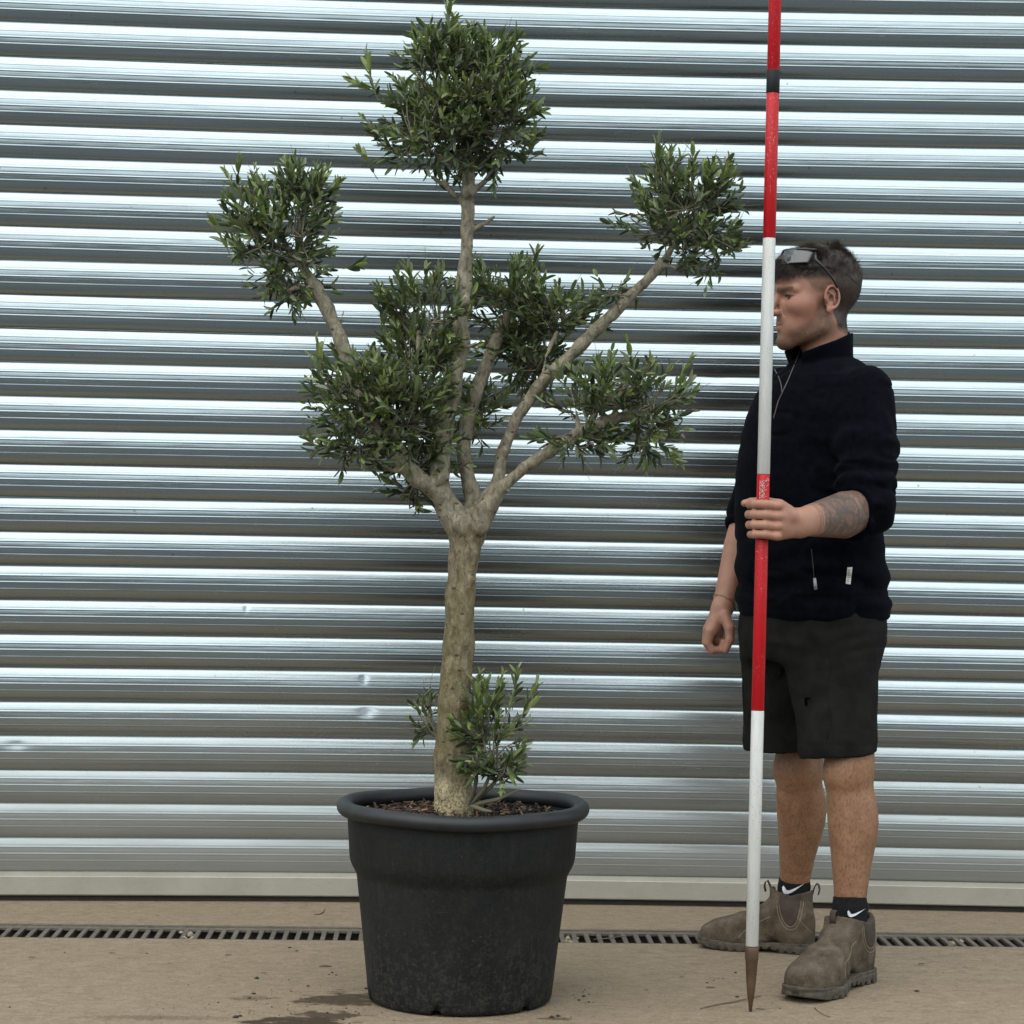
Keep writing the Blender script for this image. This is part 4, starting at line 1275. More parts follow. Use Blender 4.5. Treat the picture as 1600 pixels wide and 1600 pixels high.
nrm = np.zeros_like(HV)
sel = np.nonzero(HS > .3)[0]
f0 = HV[HF[:, 0]]; fn = np.cross(HV[HF[:, 2]] - f0, HV[HF[:, 3]] - HV[HF[:, 1]])
for k in range(4): np.add.at(nrm, HF[:, k], fn)
if (nrm[sel] * (HV[sel] - HC)).sum() < 0: nrm = -nrm
hq = head_local(HV[sel].astype(np.float32))
wt = np.where(hq[:, 2] > .055, 1.3, 1.0); wt /= wt.sum()
pick = np.random.default_rng(2).choice(len(sel), 15000, p=wt)
hv, hf = [], []
CLN = np.stack([vnoise(hq, 34, k) for k in (1, 2, 3)], -1).astype(float)
for i in pick:
    p0 = HV[sel[i]]; n_ = unit(nrm[sel[i]]); ql = hq[i]
    top = np.clip((ql[2] - .045) / .05, 0, 1)
    comb_l = np.array([.55 + .5 * (ql[0] > .02), .15, -.55 if ql[0] > .05 else -.05]) * top + np.array([-.15, 0, -1.0]) * (1 - top)
    comb = HEAD_M.astype(float) @ comb_l
    cl = CLN[i]
    L = (.0055 + .022 * top) * rr.uniform(.7, 1.25) * (1 + .5 * top * cl[0])
    d = unit(n_ * (.22 + .45 * top) + comb * .9 + (HEAD_M.astype(float) @ cl) * .55 * top + rdir() * .20)
    w = rr.uniform(.00028, .0005); pts = [p0 - n_ * .001]
    nseg = 4 if top > .2 else 2
    for k in range(nseg):
        pts.append(pts[-1] + d * L / nseg)
        d = unit(d + comb * .28 + (HEAD_M.astype(float) @ cl) * .15)
    sd = unit(np.cross(d, n_ + rdir() * .2)); sd2 = unit(np.cross(d, sd))
    b0 = len(hv)
    for k, pt in enumerate(pts):
        ww = w * (1 - .75 * k / nseg)
        hv += [pt + sd * ww, pt - sd * ww * .5 + sd2 * ww * .87, pt - sd * ww * .5 - sd2 * ww * .87]
    for k in range(nseg):
        for e in range(3):
            hf.append((b0 + 3*k + e, b0 + 3*k + (e+1) % 3, b0 + 3*k + 3 + (e+1) % 3, b0 + 3*k + 3 + e))
hv = np.concatenate([V2, np.array(hv)]); hf = np.concatenate([F2, np.array(hf) + len(V2)])
hair = obj('hair', mesh_from('hair', hv, hf, M_HAIR), person)
hair['label'] = 'short dark brown hair, ruffled on top and clipped at the sides'

# ---- fleece jacket
def stack(p, secs, expo=2.3):
    """secs: list of (centre xyz, half width left-right, half depth front-back), sorted by z"""
    zs = [c[0][2] for c in secs]
    z = p[:, 2]
    cx = np.interp(z, zs, [c[0][0] for c in secs]); cy = np.interp(z, zs, [c[0][1] for c in secs])
    a = np.interp(z, zs, [c[1] for c in secs]); b = np.interp(z, zs, [c[2] for c in secs])
    dx, dy = p[:, 0] - cx, p[:, 1] - cy
    u = dx * LF[0] + dy * LF[1]; v = dx * FW[0] + dy * FW[1]
    r = (np.abs(u / a) ** expo + np.abs(v / b) ** expo) ** (1 / expo)
    d = (r - 1) * np.minimum(a, b)
    return smax(d, np.maximum(zs[0] - z, z - zs[-1]), .012)
def C(px, py): return P(px, py, BY)
JS = [(C(1274, 968), .182, .156), (C(1272, 960), .195, .164), (C(1270, 940), .203, .168), (C(1269, 922), .196, .162), (C(1268, 900), .200, .167), (C(1265, 860), .194, .162), (C(1262, 800), .190, .158),
      (C(1266, 740), .200, .158), (C(1270, 690), .200, .150), (C(1276, 650), .195, .143), (C(1282, 615), .182, .130), (C(1287, 590), .155, .112), (C(1291, 574), .110, .092), (C(1292, 562), .080, .070), (C(1292, 557), .06, .055)]
JS = [(np.asarray(c), a, b) for c, a, b in JS][::1]
JS.sort(key=lambda c: c[0][2])
ARM_U = unit(EL_L - SH_L)
FORE_U = unit(WR_L - EL_L)
CUFF_L = EL_L + FORE_U * .054
COL_C = P(1286, 545, BY)
def collar(p):
    q = p - COL_C.astype(np.float32)
    f = q @ FW.astype(np.float32); l = q @ LF.astype(np.float32); z = q[:, 2]
    hg = np.clip(z + .045, 0, .12)
    rf = .078 + .22 * hg; rl = .074 + .10 * hg          # flares out towards the front
    ff = f - (.004 + .26 * hg)
    r = np.sqrt((ff / rf) ** 2 + (l / rl) ** 2)
    d = (r - 1) * .074
    top = z - (.047 - .36 * (f + .07)) + .003 * np.sin(l * 60)
    d = np.maximum(np.abs(d + .004) - .0050, np.maximum(top, -.07 - z))
    open_ = np.abs(l) - (.003 + .62 * np.clip(z + .058, 0, .2))
    return smax(d, np.where(f > .02, -open_, -1.0), .004)
def sleeve_folds(p, ax0, ax1, amp, fr):
    ax = unit(ax1 - ax0); t_ = (p - ax0.astype(np.float32)) @ ax.astype(np.float32); L = np.linalg.norm(ax1 - ax0)
    w = vnoise(p, 13, 3) * 1.9 + vnoise(p, 6, 6) * 1.6
    return amp * np.sin(t_ * fr + w * 1.6) * np.clip(t_ / L * 1.25 - .25, 0, 1.1)
def jacket(p):
    d = stack(p, JS)
    near = np.abs(d) < .25
    sl = chain(p, [(SH_L + UP * .0, .068), (SH_L * .55 + EL_L * .45 + LF * .008, .073), (EL_L + UP * .035 - FORE_U * .002, .066), (EL_L + UP * .004 - FORE_U * .006, .060)], .02)
    sl = smin(sl, chain(p, [(EL_L - FORE_U * .004 - UP * .004, .060), (CUFF_L - UP * .004, .056)]), .02)
    cut = (p - CUFF_L.astype(np.float32)) @ unit(FORE_U * .97 + UP * .06).astype(np.float32)
    m = sl < .03
    if m.any(): sl[m] += sleeve_folds(p[m], SH_L, EL_L, .0068, 120)
    sl = smax(sl, cut, .006)
    sr_e = EL_R + unit(WR_R - EL_R) * .045
    sr = chain(p, [(SH_R, .066), ((SH_R + EL_R) / 2, .064), (EL_R, .054), (sr_e, .052)], .02)
    sr = smax(sr, (p - sr_e.astype(np.float32)) @ unit(WR_R - EL_R).astype(np.float32), .006)
    d = smin(d, sr, .03)
    d = smin(d, sl, .022)
    m = np.abs(d) < .04
    if m.any():
        q = p[m]
        z = q[:, 2]
        g = .0045 * fbm(q * np.array([1, 1, 1.8], np.float32), 8, 3, 8)
        ax_ = np.abs(vnoise(q * np.array([1, 1, 2.2], np.float32), 7, 12)); g += .0045 * np.exp(-(ax_ / .10) ** 2)
        # creases across the waist and a rolled hem
        wz = np.clip((1.12 - z) / .2, 0, 1) * np.clip((z - .87) / .03, 0, 1)
        g += .0040 * wz * np.sin(z * 95 + vnoise(q, 7, 2) * 3.2)
        g -= .0035 * np.exp(-((z - (JS[3][0][2] + .002 * vnoise(q, 8, 9))) / .005) ** 2)
        # armhole seam
        d[m] += g
    return np.minimum(smin(d, collar(p), .006), 9)
t = NT('navy_black_fleece')
o_ = t.coord('Object')
fz = t.noise(o_, 900, 2, 0.7); fz2 = t.noise(o_, 60, 4, 0.6)
t.set(Base_Color=t.ramp(fz2, [(0.3, (0.0012, 0.0015, 0.0027)), (0.7, (0.0030, 0.0038, 0.0067))]), Roughness=0.95, Specular_IOR_Level=0.04)
t.b.inputs['Sheen Weight'].default_value = 0.03
t.b.inputs['Sheen Roughness'].default_value = 0.4
t.b.inputs['Sheen Tint'].default_value = (0.45, 0.48, 0.58, 1)
t.bump(t.math('ADD', fz, t.math('MULTIPLY', fz2, .6)), 0.35, 0.003)
M_FLEECE = t.m
jl = np.array([SH_L, EL_L, CUFF_L, SH_R, EL_R, JS[0][0], JS[-1][0]])
V, F = sdf_mesh(jacket, jl.min(0) - .24, jl.max(0) + np.array([.2, .25, .09]), .0042)
jk = obj('jacket', mesh_from('jacket', V, F, M_FLEECE), person)
jk['label'] = 'navy black zip-neck fleece with sleeves pushed up'
print('JACKET', len(V))

def march(f, p, d, n=70):
    """walk points p along directions d to the surface of f; points that miss are dropped"""
    p = np.array(p, float).reshape(-1, 3).copy(); d = np.broadcast_to(np.asarray(d, float), p.shape)
    d = d / np.linalg.norm(d, axis=1)[:, None]
    for _ in range(n):
        s_ = f(p.astype(np.float32)).astype(float)
        p = p + d * np.clip(s_ * .8, -.01, .03)[:, None]
        if np.abs(s_).max() < .0004: break
    return p, np.abs(f(p.astype(np.float32))) < .003
def on_px(f, pxy, Y0=5.1, lift=.0006):
    a = np.array([P(x, y, Y0) for x, y in pxy]); d = a - CAM; d /= np.linalg.norm(d, axis=1)[:, None]
    p, ok = march(f, a, d)
    return p - d * np.asarray(lift, float).reshape(-1, 1), ok
def trace(f, pxy, Y0=5.1, lift=.0006):
    p, ok = on_px(f, pxy, Y0, lift)
    return list(p[ok])

M_ZIP = plain('brown_grey_zip_tape', (0.085, 0.066, 0.06), 0.6)
M_METAL = plain('dull_zip_metal', (0.16, 0.16, 0.165), 0.4, 0.7)
M_TAG = plain('pale_woven_tag', (0.48, 0.47, 0.44), 0.8)
# zip tape runs from the collar's edge down the chest
zp = []
for (a, b) in (((1256, 534), (1247, 556)), ((1247, 556), (1231, 595)), ((1231, 595), (1216, 627)), ((1216, 627), (1207, 660))):
    for k in range(5): zp.append((a[0] + (b[0] - a[0]) * k / 5, a[1] + (b[1] - a[1]) * k / 5))
m = MB(); m.tube(trace(jacket, zp), .0016, 6); obj('zip', m.mesh('zip', M_ZIP), jk)
zp = [(1207 + (1222 - 1207) * k / 8 + 4 * math.sin(k / 8 * 3.1), 572 + (616 - 572) * k / 8) for k in range(9)]
m = MB(); m.tube(trace(jacket, zp), .0014, 6); obj('zip', m.mesh('zip', M_ZIP), jk)
def patch(name, quad, mat, parent, f, nx=3, ny=8, lift=.0012, thick=.0012):
    """small flat piece laid on the surface f; quad = 4 photo points tl,tr,br,bl"""
    q = [np.array(c, float) for c in quad]; pp = []
    for j in range(ny + 1):
        for i in range(nx + 1):
            u, w = i / nx, j / ny
            pp.append((q[0] * (1-u) + q[1] * u) * (1-w) + (q[3] * (1-u) + q[2] * u) * w)
    v = list(on_px(f, pp, lift=lift + thick)[0]) + list(on_px(f, pp, lift=lift)[0])
    n = (nx + 1) * (ny + 1); fc = []
    for j in range(ny):
        for i in range(nx):
            a = j * (nx + 1) + i
            fc += [(a, a+1, a+nx+2, a+nx+1), (n+a, n+a+nx+1, n+a+nx+2, n+a+1)]
    ring = [i for i in range(nx + 1)] + [(j) * (nx+1) + nx for j in range(1, ny + 1)] + [ny * (nx+1) + i for i in range(nx - 1, -1, -1)] + [j * (nx+1) for j in range(ny - 1, 0, -1)]
    for k in range(len(ring)):
        a, b = ring[k], ring[(k+1) % len(ring)]; fc.append((a, n + a, n + b, b))
    return obj(name, mesh_from(name, v, fc, mat, False), parent)
tg = patch('tag', [(1324, 886.5), (1332, 886), (1329, 913), (1321.5, 912)], M_TAG, jk, jacket)
tg['label'] = 'small pale woven tag with dark print near the hem'
m = MB(); rr = random.Random(2)
for k in range(7):
    y = 890.5 + k * 2.9; xo = 1327.5 - (y - 886) * .10
    m.tube(on_px(jacket, [(xo - 1.6, y), (xo + 1.4, y + rr.uniform(-.5, .8))], lift=.0029)[0], .0006, 4)
o = obj('print', m.mesh('print', M_RUB)); o.parent = tg
patch('zip_pull', [(1270.5, 903), (1275, 903), (1277.5, 921), (1272, 922)], M_METAL, jk, jacket)
zp = [(1268 + 4 * k / 8, 858 + 44 * k / 8) for k in range(9)]
m = MB(); m.tube(trace(jacket, zp), .0011, 5); obj('pocket_zip', m.mesh('pocket_zip', M_RUB), jk)

# ---- shorts
SS = [(C(1267, 1030), .170, .146), (C(1268, 1000), .189, .158), (C(1270, 960), .190, .154), (C(1271, 925), .178, .146)]
SS = sorted([(np.asarray(c), a, b) for c, a, b in SS], key=lambda c: c[0][2])
HEM_L, HEM_R = P(1301, 1180, 5.61), P(1214, 1172, 5.86)
TOP_L, TOP_R = P(1300, 985, 5.69), P(1236, 985, 5.82)
def shorts(p):
    d = stack(p, SS, 2.2)
    # legs: flattened cones
    def sleg(top, hem, r0, r1, hemn, hip, knee):
        a = chain(p, [(top + FW * .022, r0), (hem + UP * .03 + FW * .012, r1)]); b = chain(p, [(top - FW * .022, r0), (hem + UP * .03 - FW * .012, r1)])
        e = smin(a, b, .03)
        e = smin(e, rc(p, hem + UP * .03, hem - UP * .03, r1 + .004, r1 + .006), .02)
        e = smin(e, rc(p, hip * .75 + knee * .25, knee + UP * .05, .080, .066), .02)
        inn = rc(p, hem + UP * .12, hem - UP * .2, r1 - .024, r1 - .018)
        e = smax(e, -np.maximum(inn, p[:, 2] - (hem[2] + .05)), .004)
        return smax(e, (hem.astype(np.float32) - p) @ np.asarray(hemn, np.float32), .004)
    l1 = sleg(TOP_L, HEM_L, .108, .072, unit([-.10, 0, 1]), HIP_L, KNEE_L); l2 = sleg(TOP_R, HEM_R, .105, .074, unit([-.02, 0, 1]), HIP_R, KNEE_R)
    d = smin(d, smin(l1, l2, .012), .03)
    m = np.abs(d) < .04
    if m.any():
        q = p[m]
        c0 = P(1293, 1012, 5.6)
        pxy = np.stack([(q[:, 0] - c0[0]) - .3 * (q[:, 1] - 5.6), q[:, 2] - c0[2]], -1)
        ang = np.arctan2(pxy[:, 1], pxy[:, 0]); rr_ = np.hypot(pxy[:, 0], pxy[:, 1])
        w1 = vnoise(q, 9, 6); w2 = vnoise(q, 16, 4)
        crot = np.exp(-(np.abs(q[:, 2] - c0[2] - .01) / .055) ** 2)
        dx_ = pxy[:, 0]
        fold = np.sin((pxy[:, 1] - .22 * np.abs(dx_)) * 190 + w1 * 2.6) * crot * np.clip(1 - np.abs(dx_) / .16, 0, 1) * .0022 * (1 + w2)
        drape = np.exp(-(np.abs(vnoise(q * np.array([1.3, 1.3, .35], np.float32), 11, 21)) / .12) ** 2) * .0070 * np.clip((q[:, 2] - HEM_L[2] - .03) / .10, .12, 1)
        d[m] += fold + drape + .0042 * fbm(q * np.array([1.2, 1.2, .6], np.float32), 12, 3, 3) + .0016 * vnoise(q, 40, 7)
        # side seam and turned hem
        hz = q[:, 2] - HEM_L[2]
        d[m] += .0012 * np.exp(-((hz - .030) / .0025) ** 2)
    return d
t = NT('washed_black_cotton')
o_ = t.coord('Object')
nz = t.noise(o_, 22, 4, .6); wv = t.noise(o_, 600, 2, .6); sp_ = t.noise(o_, 45, 5, .7)
c_ = t.ramp(nz, [(0.3, (0.0065, 0.0063, 0.0056)), (0.7, (0.0135, 0.0130, 0.0115))])
c_ = t.mix(t.ramp(sp_, [(0.66, 0), (0.78, .35)]), c_, (0.035, 0.03, 0.025))
t.set(Base_Color=c_, Roughness=0.9, Specular_IOR_Level=0.1); t.bump(t.math('ADD', wv, t.math('MULTIPLY', sp_, .8)), .3, .003)
M_COTTON = t.m
sl_ = np.array([HEM_L, HEM_R, TOP_L, TOP_R, SS[-1][0]])
V, F = sdf_mesh(shorts, sl_.min(0) - np.array([.2, .2, .03]), sl_.max(0) + np.array([.2, .2, .02]), .0042)
so = obj('shorts', mesh_from('shorts', V, F, M_COTTON), person)
so['label'] = 'baggy washed-out black cargo shorts'
print('SHORTS', len(V))
M_DARK = plain('dark_thread', (0.001, 0.001, 0.001), .95, spec=.02)
for quad in ([(1257, 1090), (1266, 1090), (1266, 1092.5), (1257, 1092.5)], [(1257, 1092.5), (1261, 1092.5), (1262, 1103), (1258, 1103)]):
    patch('stitching', quad, M_DARK, so, shorts, 2, 2, .0006, .0008)
fl = trace(shorts, [(1295 + 3 * math.sin(k * .6), 1018 + k * 8.0) for k in range(18)], lift=.0002)
m = MB(); m.tube(fl, .0011, 5); obj('side_seam', m.mesh('side_seam', M_COTTON), so)

# ---- socks and boots
t = NT('black_sock'); rb = t.noise(t.coord('Object', (500, 500, 60)), 1, 2)
t.set(Base_Color=t.ramp(rb, [(0.3, (0.006, 0.006, 0.006)), (0.7, (0.014, 0.014, 0.014))]), Roughness=.95, Specular_IOR_Level=.15); t.bump(rb, .4, .002)
M_SOCK = t.m
t = NT('dusty_brown_suede')
o_ = t.coord('Object'); n1 = t.noise(o_, 30, 5, .65); n2 = t.noise(o_, 220, 3, .6); n3 = t.noise(o_, 9, 3)
c_ = t.ramp(n1, [(0.28, (0.032, 0.022, 0.014)), (0.5, (0.076, 0.057, 0.039)), (0.74, (0.145, 0.115, 0.083))])
c_ = t.mix(t.ramp(n3, [(0.4, 0), (0.7, .5)]), c_, (0.12, 0.096, 0.069))
c_ = t.mix(.5, c_, t.ramp(n2, [(0.3, .55), (0.65, 1.1)]), 'MULTIPLY')
t.set(Base_Color=c_, Roughness=.9, Specular_IOR_Level=.2); t.bump(t.math('ADD', n2, t.math('MULTIPLY', n1, 1.2)), .45, .004)
M_SUEDE = t.m
t = NT('dirty_rubber_sole')
o_ = t.coord('Object'); n1 = t.noise(o_, 50, 4, .6)
t.set(Base_Color=t.ramp(n1, [(0.3, (0.026, 0.021, 0.015)), (0.7, (0.088, 0.071, 0.051))]), Roughness=.85); t.bump(n1, .4, .003)
M_SOLE = t.m
M_ELAS = plain('brown_elastic', (0.045, 0.030, 0.021), .9, bump=(400, .5, .002))
M_STITCH = plain('tan_thread', (0.20, 0.165, 0.115), .8)
M_WHITE = plain('white_knit', (0.62, 0.62, 0.64), .8)

def boot(heel, toe, ank, label, side, hgt=.140):
    """heel, toe: ground points; side +1 when the viewer sees the foot's left flank"""
    f = unit((toe - heel) * [1, 1, 0]); M = frame(f, UP); org = heel.astype(np.float32)
    S_ = np.linalg.norm(toe - heel) / .300
    T = lambda p: ((p - org) @ M) / S_
    sh = T(ank[None].astype(np.float32))[0]                # ankle in boot space
    print('ANK', sh)
    sx, sy = float(np.clip(sh[0], .03, .10)), float(np.clip(sh[1], -.03, .03))
    def plan(q):
        r2 = [((.038, 0), .0375), ((.11, -.004 * side), .0340), ((.205, .004 * side), .0475), ((.255, .006 * side), .0430)]
        d = None
        z = np.zeros(len(q), np.float32)
        p2 = np.stack([q[:, 0], q[:, 1], z], -1)
        for (a, ra), (b, rb) in zip(r2[:-1], r2[1:]):
            e = rc(p2, (*a, 0), (*b, 0), ra, rb); d = e if d is None else smin(d, e, .02)
        return d
    def upper(p):
        q = T(p)
        s2 = q * np.array([1, 1, 1], np.float32)
        d = ell(s2, (.236, .005 * side, .034), (.058, .048, .036))
        d = smin(d, ell(s2, (.185, .003 * side, .040), (.075, .047, .046)), .02)
        d = smin(d, rc(s2, (.165, 0, .055), (.085, 0, .092), .037, .040), .03)
        d = smin(d, ell(s2, (.045, 0, .045), (.048, .039, .055)), .02)
        for o in (-.020, .022):
            d = smin(d, chain(s2, [((.060 + o, 0, .070), .037), ((sx + o * .8, sy, .120), .0395), ((sx + o * .85, sy, .20), .0435)]), .03)
        d = smax(d, plan(q) + .001, .010)
        d = d + .0034 * fbm(q, 24, 3, 2) + .0034 * np.sin(q[:, 0] * 130 + vnoise(q, 22, 3) * 4) * np.exp(-((q[:, 0] - .15) / .035) ** 2) * (q[:, 2] > .03)
        zt = hgt + .30 * np.abs(q[:, 0] - sx) * 1.0            # shaft rim dips at the sides
        d = smax(d, q[:, 2] - np.minimum(zt, hgt + .020), .004)
        d = smax(d, .016 - q[:, 2], .003)
        inn = chain(s2, [((sx, sy, .12), .031), ((sx, sy, .24), .0395)])
        inn = np.minimum(inn, np.minimum(rc(s2, (sx - .015, sy, .12), (sx - .017, sy, .24), .030, .037), rc(s2, (sx + .015, sy, .12), (sx + .017, sy, .24), .030, .037)))
        d = smax(d, -inn, .003)
        return d * S_
    def sole(p):
        q = T(p)
        pl = plan(q) - .0018
        zt = np.interp(q[:, 0], [0, .2, .26, .31], [.027, .023, .026, .032])
        zb = np.interp(q[:, 0], [0, .085, .10, .13, .15, .20, .25, .30], [.0, .0, .007, .008, .0015, .0, .003, .013])
        d = np.maximum(pl, np.maximum(q[:, 2] - zt, zb - q[:, 2]))
        # tread lugs cut into the lower edge
        lug = np.sin(q[:, 0] * 300) * .5 + np.sin(q[:, 1] * 240) * .3
        d = np.maximum(d, -np.maximum(np.maximum(-(pl + .006), q[:, 2] - (zb + .006)), -(lug - .35) * .01))
        d = d + .0018 * np.exp(-((q[:, 2] - .021) / .0022) ** 2)
        return d * S_
    def gus(p):
        q = T(p)
        w = .0225 * np.clip((q[:, 2] - .072) / .05, 0, 1) ** .5 + .004
        reg = np.maximum(np.abs(q[:, 0] - sx + (.16 - q[:, 2]) * .06) - w, .070 - q[:, 2])
        return np.maximum(upper(p) - .0011, np.maximum(reg * .8, -(upper(p) + .002)))
    pts = np.array([heel, toe, ank]); lo = pts.min(0) - .09; hi = pts.max(0) + .09; lo[2] = -.01; hi[2] = .20 * S_ + .02
    root = empty('boot', heel); root.parent = person; root.location = tuple(heel - PB)
    root['label'] = label
    V, F = sdf_mesh(upper, lo, hi, .0026); obj('upper', mesh_from('upper', V, F, M_SUEDE), root)
    V, F = sdf_mesh(sole, lo, hi, .0028); obj('sole', mesh_from('sole', V, F, M_SOLE), root)
    V, F = sdf_mesh(gus, lo, hi, .0021); obj('elastic_panel', mesh_from('elastic_panel', V, F, M_ELAS), root)
    W = lambda x, y, z: heel + M.astype(float) @ (np.array([x, y, z]) * S_)
    # stitched seam round the elastic panel on the visible flank
    m = MB()
    sgn = 1 if (M[:, 1] @ (CAM - heel)) > 0 else -1
    inward = -M[:, 1].astype(float) * sgn
    for dx in (.0, .006):
        seam = []
        for k in range(25):
            u = k / 24 * math.pi
            z = hgt + .018 - math.sin(u) ** .6 * (hgt - .050 + dx * 1.3)
            x = sx - math.cos(u) * (.026 + dx) - (.16 - z) * .06
            seam.append(W(x, .085 * sgn, z))
        pq, ok = march(upper, seam, inward); pq = pq[ok]
        if len(pq) > 3: m.tube(list(pq), .0009, 4)
    pq, ok = march(upper, [W(.185 - .085 * (k / 14) ** 1.5 * .9, .09 * sgn, .034 + .056 * (k / 14)) for k in range(15)], inward); pq = pq[ok]
    if len(pq) > 3: m.tube(list(pq), .0009, 4)
    pq, ok = march(upper, [W(-.01 + .055 * (k / 14), .09 * sgn, .034 + .066 * (k / 14)) for k in range(15)], inward); pq = pq[ok]
    if len(pq) > 3: m.tube(list(pq), .0009, 4)
    obj('stitching', m.mesh('stitching', M_STITCH), root)
    for (x, dirx) in ((sx - .052, -1), (sx + .058, 1)):
        m = MB()
        pts_ = [W(x + dirx * o, sy, z) for o, z in ((-.004, hgt - .002), (.001, hgt + .018), (.007, hgt + .030), (.013, hgt + .026), (.015, hgt + .015), (.012, hgt + .002))]
        v, fc = [], []
        lf = M[:, 1].astype(float)
        for k, q_ in enumerate(pts_):
            for e in (-1, 1):
                for th_ in (-1, 1): v.append(q_ + lf * .0075 * e + UP * 0 + M[:, 0].astype(float) * th_ * .0011)
        for k in range(len(pts_) - 1):
            a = 4 * k
            fc += [(a, a+2, a+6, a+4), (a+1, a+5, a+7, a+3), (a, a+4, a+5, a+1), (a+2, a+3, a+7, a+6)]
        fc += [(0, 1, 3, 2), (len(v)-4, len(v)-2, len(v)-1, len(v)-3)]
        obj('pull_tab', mesh_from('pull_tab', v, fc, M_ELAS), root)
    return upper
heelL, toeL = G(1352, 1528), G(1236, 1567)
heelR, toeR = G(1274, 1490), G(1090, 1477)
for nm, a, b in (('L', heelL, toeL), ('R', heelR, toeR)): print('BOOT', nm, np.linalg.norm(a - b))
boot(heelL, toeL, ANK_L, 'dusty brown slip-on boot on the near foot, toe towards the viewer', 1, .116)
boot(heelR, toeR, ANK_R, 'dusty brown slip-on boot on the far foot, seen from the side', 1)
def sock(ank, knee, top_px, lab, emb):
    ax = unit(knee - ank)
    tp = ank + ax * top_px
    def f(p):
        d = chain(p, [(ank - UP * .06, .034), (ank - UP * .008, .0425), (tp, .0405)])
        d = smax(d, (p - tp.astype(np.float32)) @ ax.astype(np.float32), .004)
        q = p
        return d + .0012 * np.sin(((p - ank.astype(np.float32)) @ ax.astype(np.float32)) * 170 + vnoise(p, 18, 2) * 2) * .8
    V, F = sdf_mesh(f, np.minimum(ank, tp) - np.array([.06, .06, .12]), np.maximum(ank, tp) + .06, .003)
    o = obj('sock', mesh_from('sock', V, F, M_SOCK), person); o['label'] = lab
    # white tick emblem knitted into the side
    ex, ey, sc = emb
    outline_top = [(0.0, .62), (.06, .80), (.13, .62), (.18, .40), (.26, .33), (.40, .40), (.60, .58), (.80, .78), (1.0, 1.0)]
    outline_bot = [(0.0, .62), (.02, .30), (.07, .10), (.16, .0), (.28, .02), (.42, .14), (.60, .38), (.80, .68), (1.0, 1.0)]
    v, fc = [], []
    for k in range(9):
        for (u, w) in (outline_top[k], outline_bot[k]):
            px, py = ex + u * 36 * sc, ey - w * 17 * sc
            for li in (.0018, .0004): v.append(on_px(f, [(px, py)], 5.2, li)[0][0])
    for k in range(8):
        a = 4 * k
        fc += [(a, a+2, a+6, a+4), (a+1, a+5, a+7, a+3), (a, a+4, a+5, a+1), (a+2, a+3, a+7, a+6)]
    e_ = obj('emblem', mesh_from('emblem', v, fc, M_WHITE, False)); e_.parent = o
    e_['label'] = 'white tick emblem'
sock(ANK_L, KNEE_L, .058, 'black ankle sock with white tick on the near foot', (1324, 1433, .80))
sock(ANK_R, KNEE_R, .052, 'black ankle sock with white tick on the far foot', (1222, 1397, .98))

# ================================================================== SMALL THINGS
# ---- sunglasses pushed up on the hair
def H(x, y, z): return HC + HEAD_M.astype(float) @ np.array([x, y, z])
t = NT('smoked_lens'); t.set(Base_Color=(0.035, 0.037, 0.042), Roughness=.12, Specular_IOR_Level=.8); M_LENS = t.m
M_FRAME = plain('black_plastic_frame', (0.010, 0.009, 0.009), .35)
GA, GB = H(.086, .0, .098), H(-.022, .086, .018)
glasses = empty('sunglasses', H(.07, 0, .11), 'dark wraparound sunglasses pushed up on top of the man\'s hair', 'sunglasses')
def wrap(u, v):
    """u: -1..1 across the brow, v: -1..1 down the lens; sits on the front of the hair"""
    th = u * 1.08
    r_x, r_y = .101, .085
    x = -.004 + r_x * math.cos(th); y = r_y * math.sin(th)
    z = .100 - .019 * v - .006 * abs(u) ** 2
    x -= .022 * (1 - v) * .5 + .000
    return H(x - .0, y, z)
for s_ in (-1, 1):
    v, f = [], []
    n1, n2 = 12, 6
    for layer in (0, .0018):
        for i in range(n1 + 1):
            for j in range(n2 + 1):
                u = .10 + .86 * i / n1; vv = -1 + 2 * j / n2
                hgt = (1 - .55 * max(0, (i / n1 - .35)) ** 1.5) * (.82 + .18 * math.sin(math.pi * min(1, i / n1 * 2)))
                p_ = wrap(s_ * u, vv * hgt)
                v.append(p_ + unit(p_ - HC) * layer)
    nn = (n1 + 1) * (n2 + 1)
    for i in range(n1):
        for j in range(n2):
            a = i * (n2 + 1) + j
            f += [(a, a+1, a+n2+2, a+n2+1), (nn+a, nn+a+n2+1, nn+a+n2+2, nn+a+1)]
    obj('lens', mesh_from('lens', v, f, M_LENS), glasses)
m = MB()
m.tube([wrap(-1 + 2 * k / 30, -1.02 * (1 - .0 * k)) for k in range(31)], .0024, 8)
for s_ in (-1, 1):
    m.tube([wrap(s_ * (.10 + .88 * k / 14), 1.0 * (1 - .55 * max(0, (k / 14 - .35)) ** 1.5) * (.82 + .18 * math.sin(math.pi * min(1, k / 14 * 2)))) for k in range(15)], .0015, 6)
m.tube([wrap(-.10, .8), wrap(0, -.2), wrap(.10, .8)], .0024, 6)
obj('frame', m.mesh('frame', M_FRAME), glasses)
for s_ in (-1, 1):
    m = MB()
    a = wrap(s_ * 1.0, -.6)
    pts = [a, H(.030, s_ * .088, .088), H(.006, s_ * .0895, .066), H(-.014, s_ * .0885, .042), H(-.026, s_ * .0865, .022)]
    m.tube(pts, [.0040, .0042, .0036, .0032, .0026], 8)
    obj('temple', m.mesh('temple', M_FRAME), glasses)

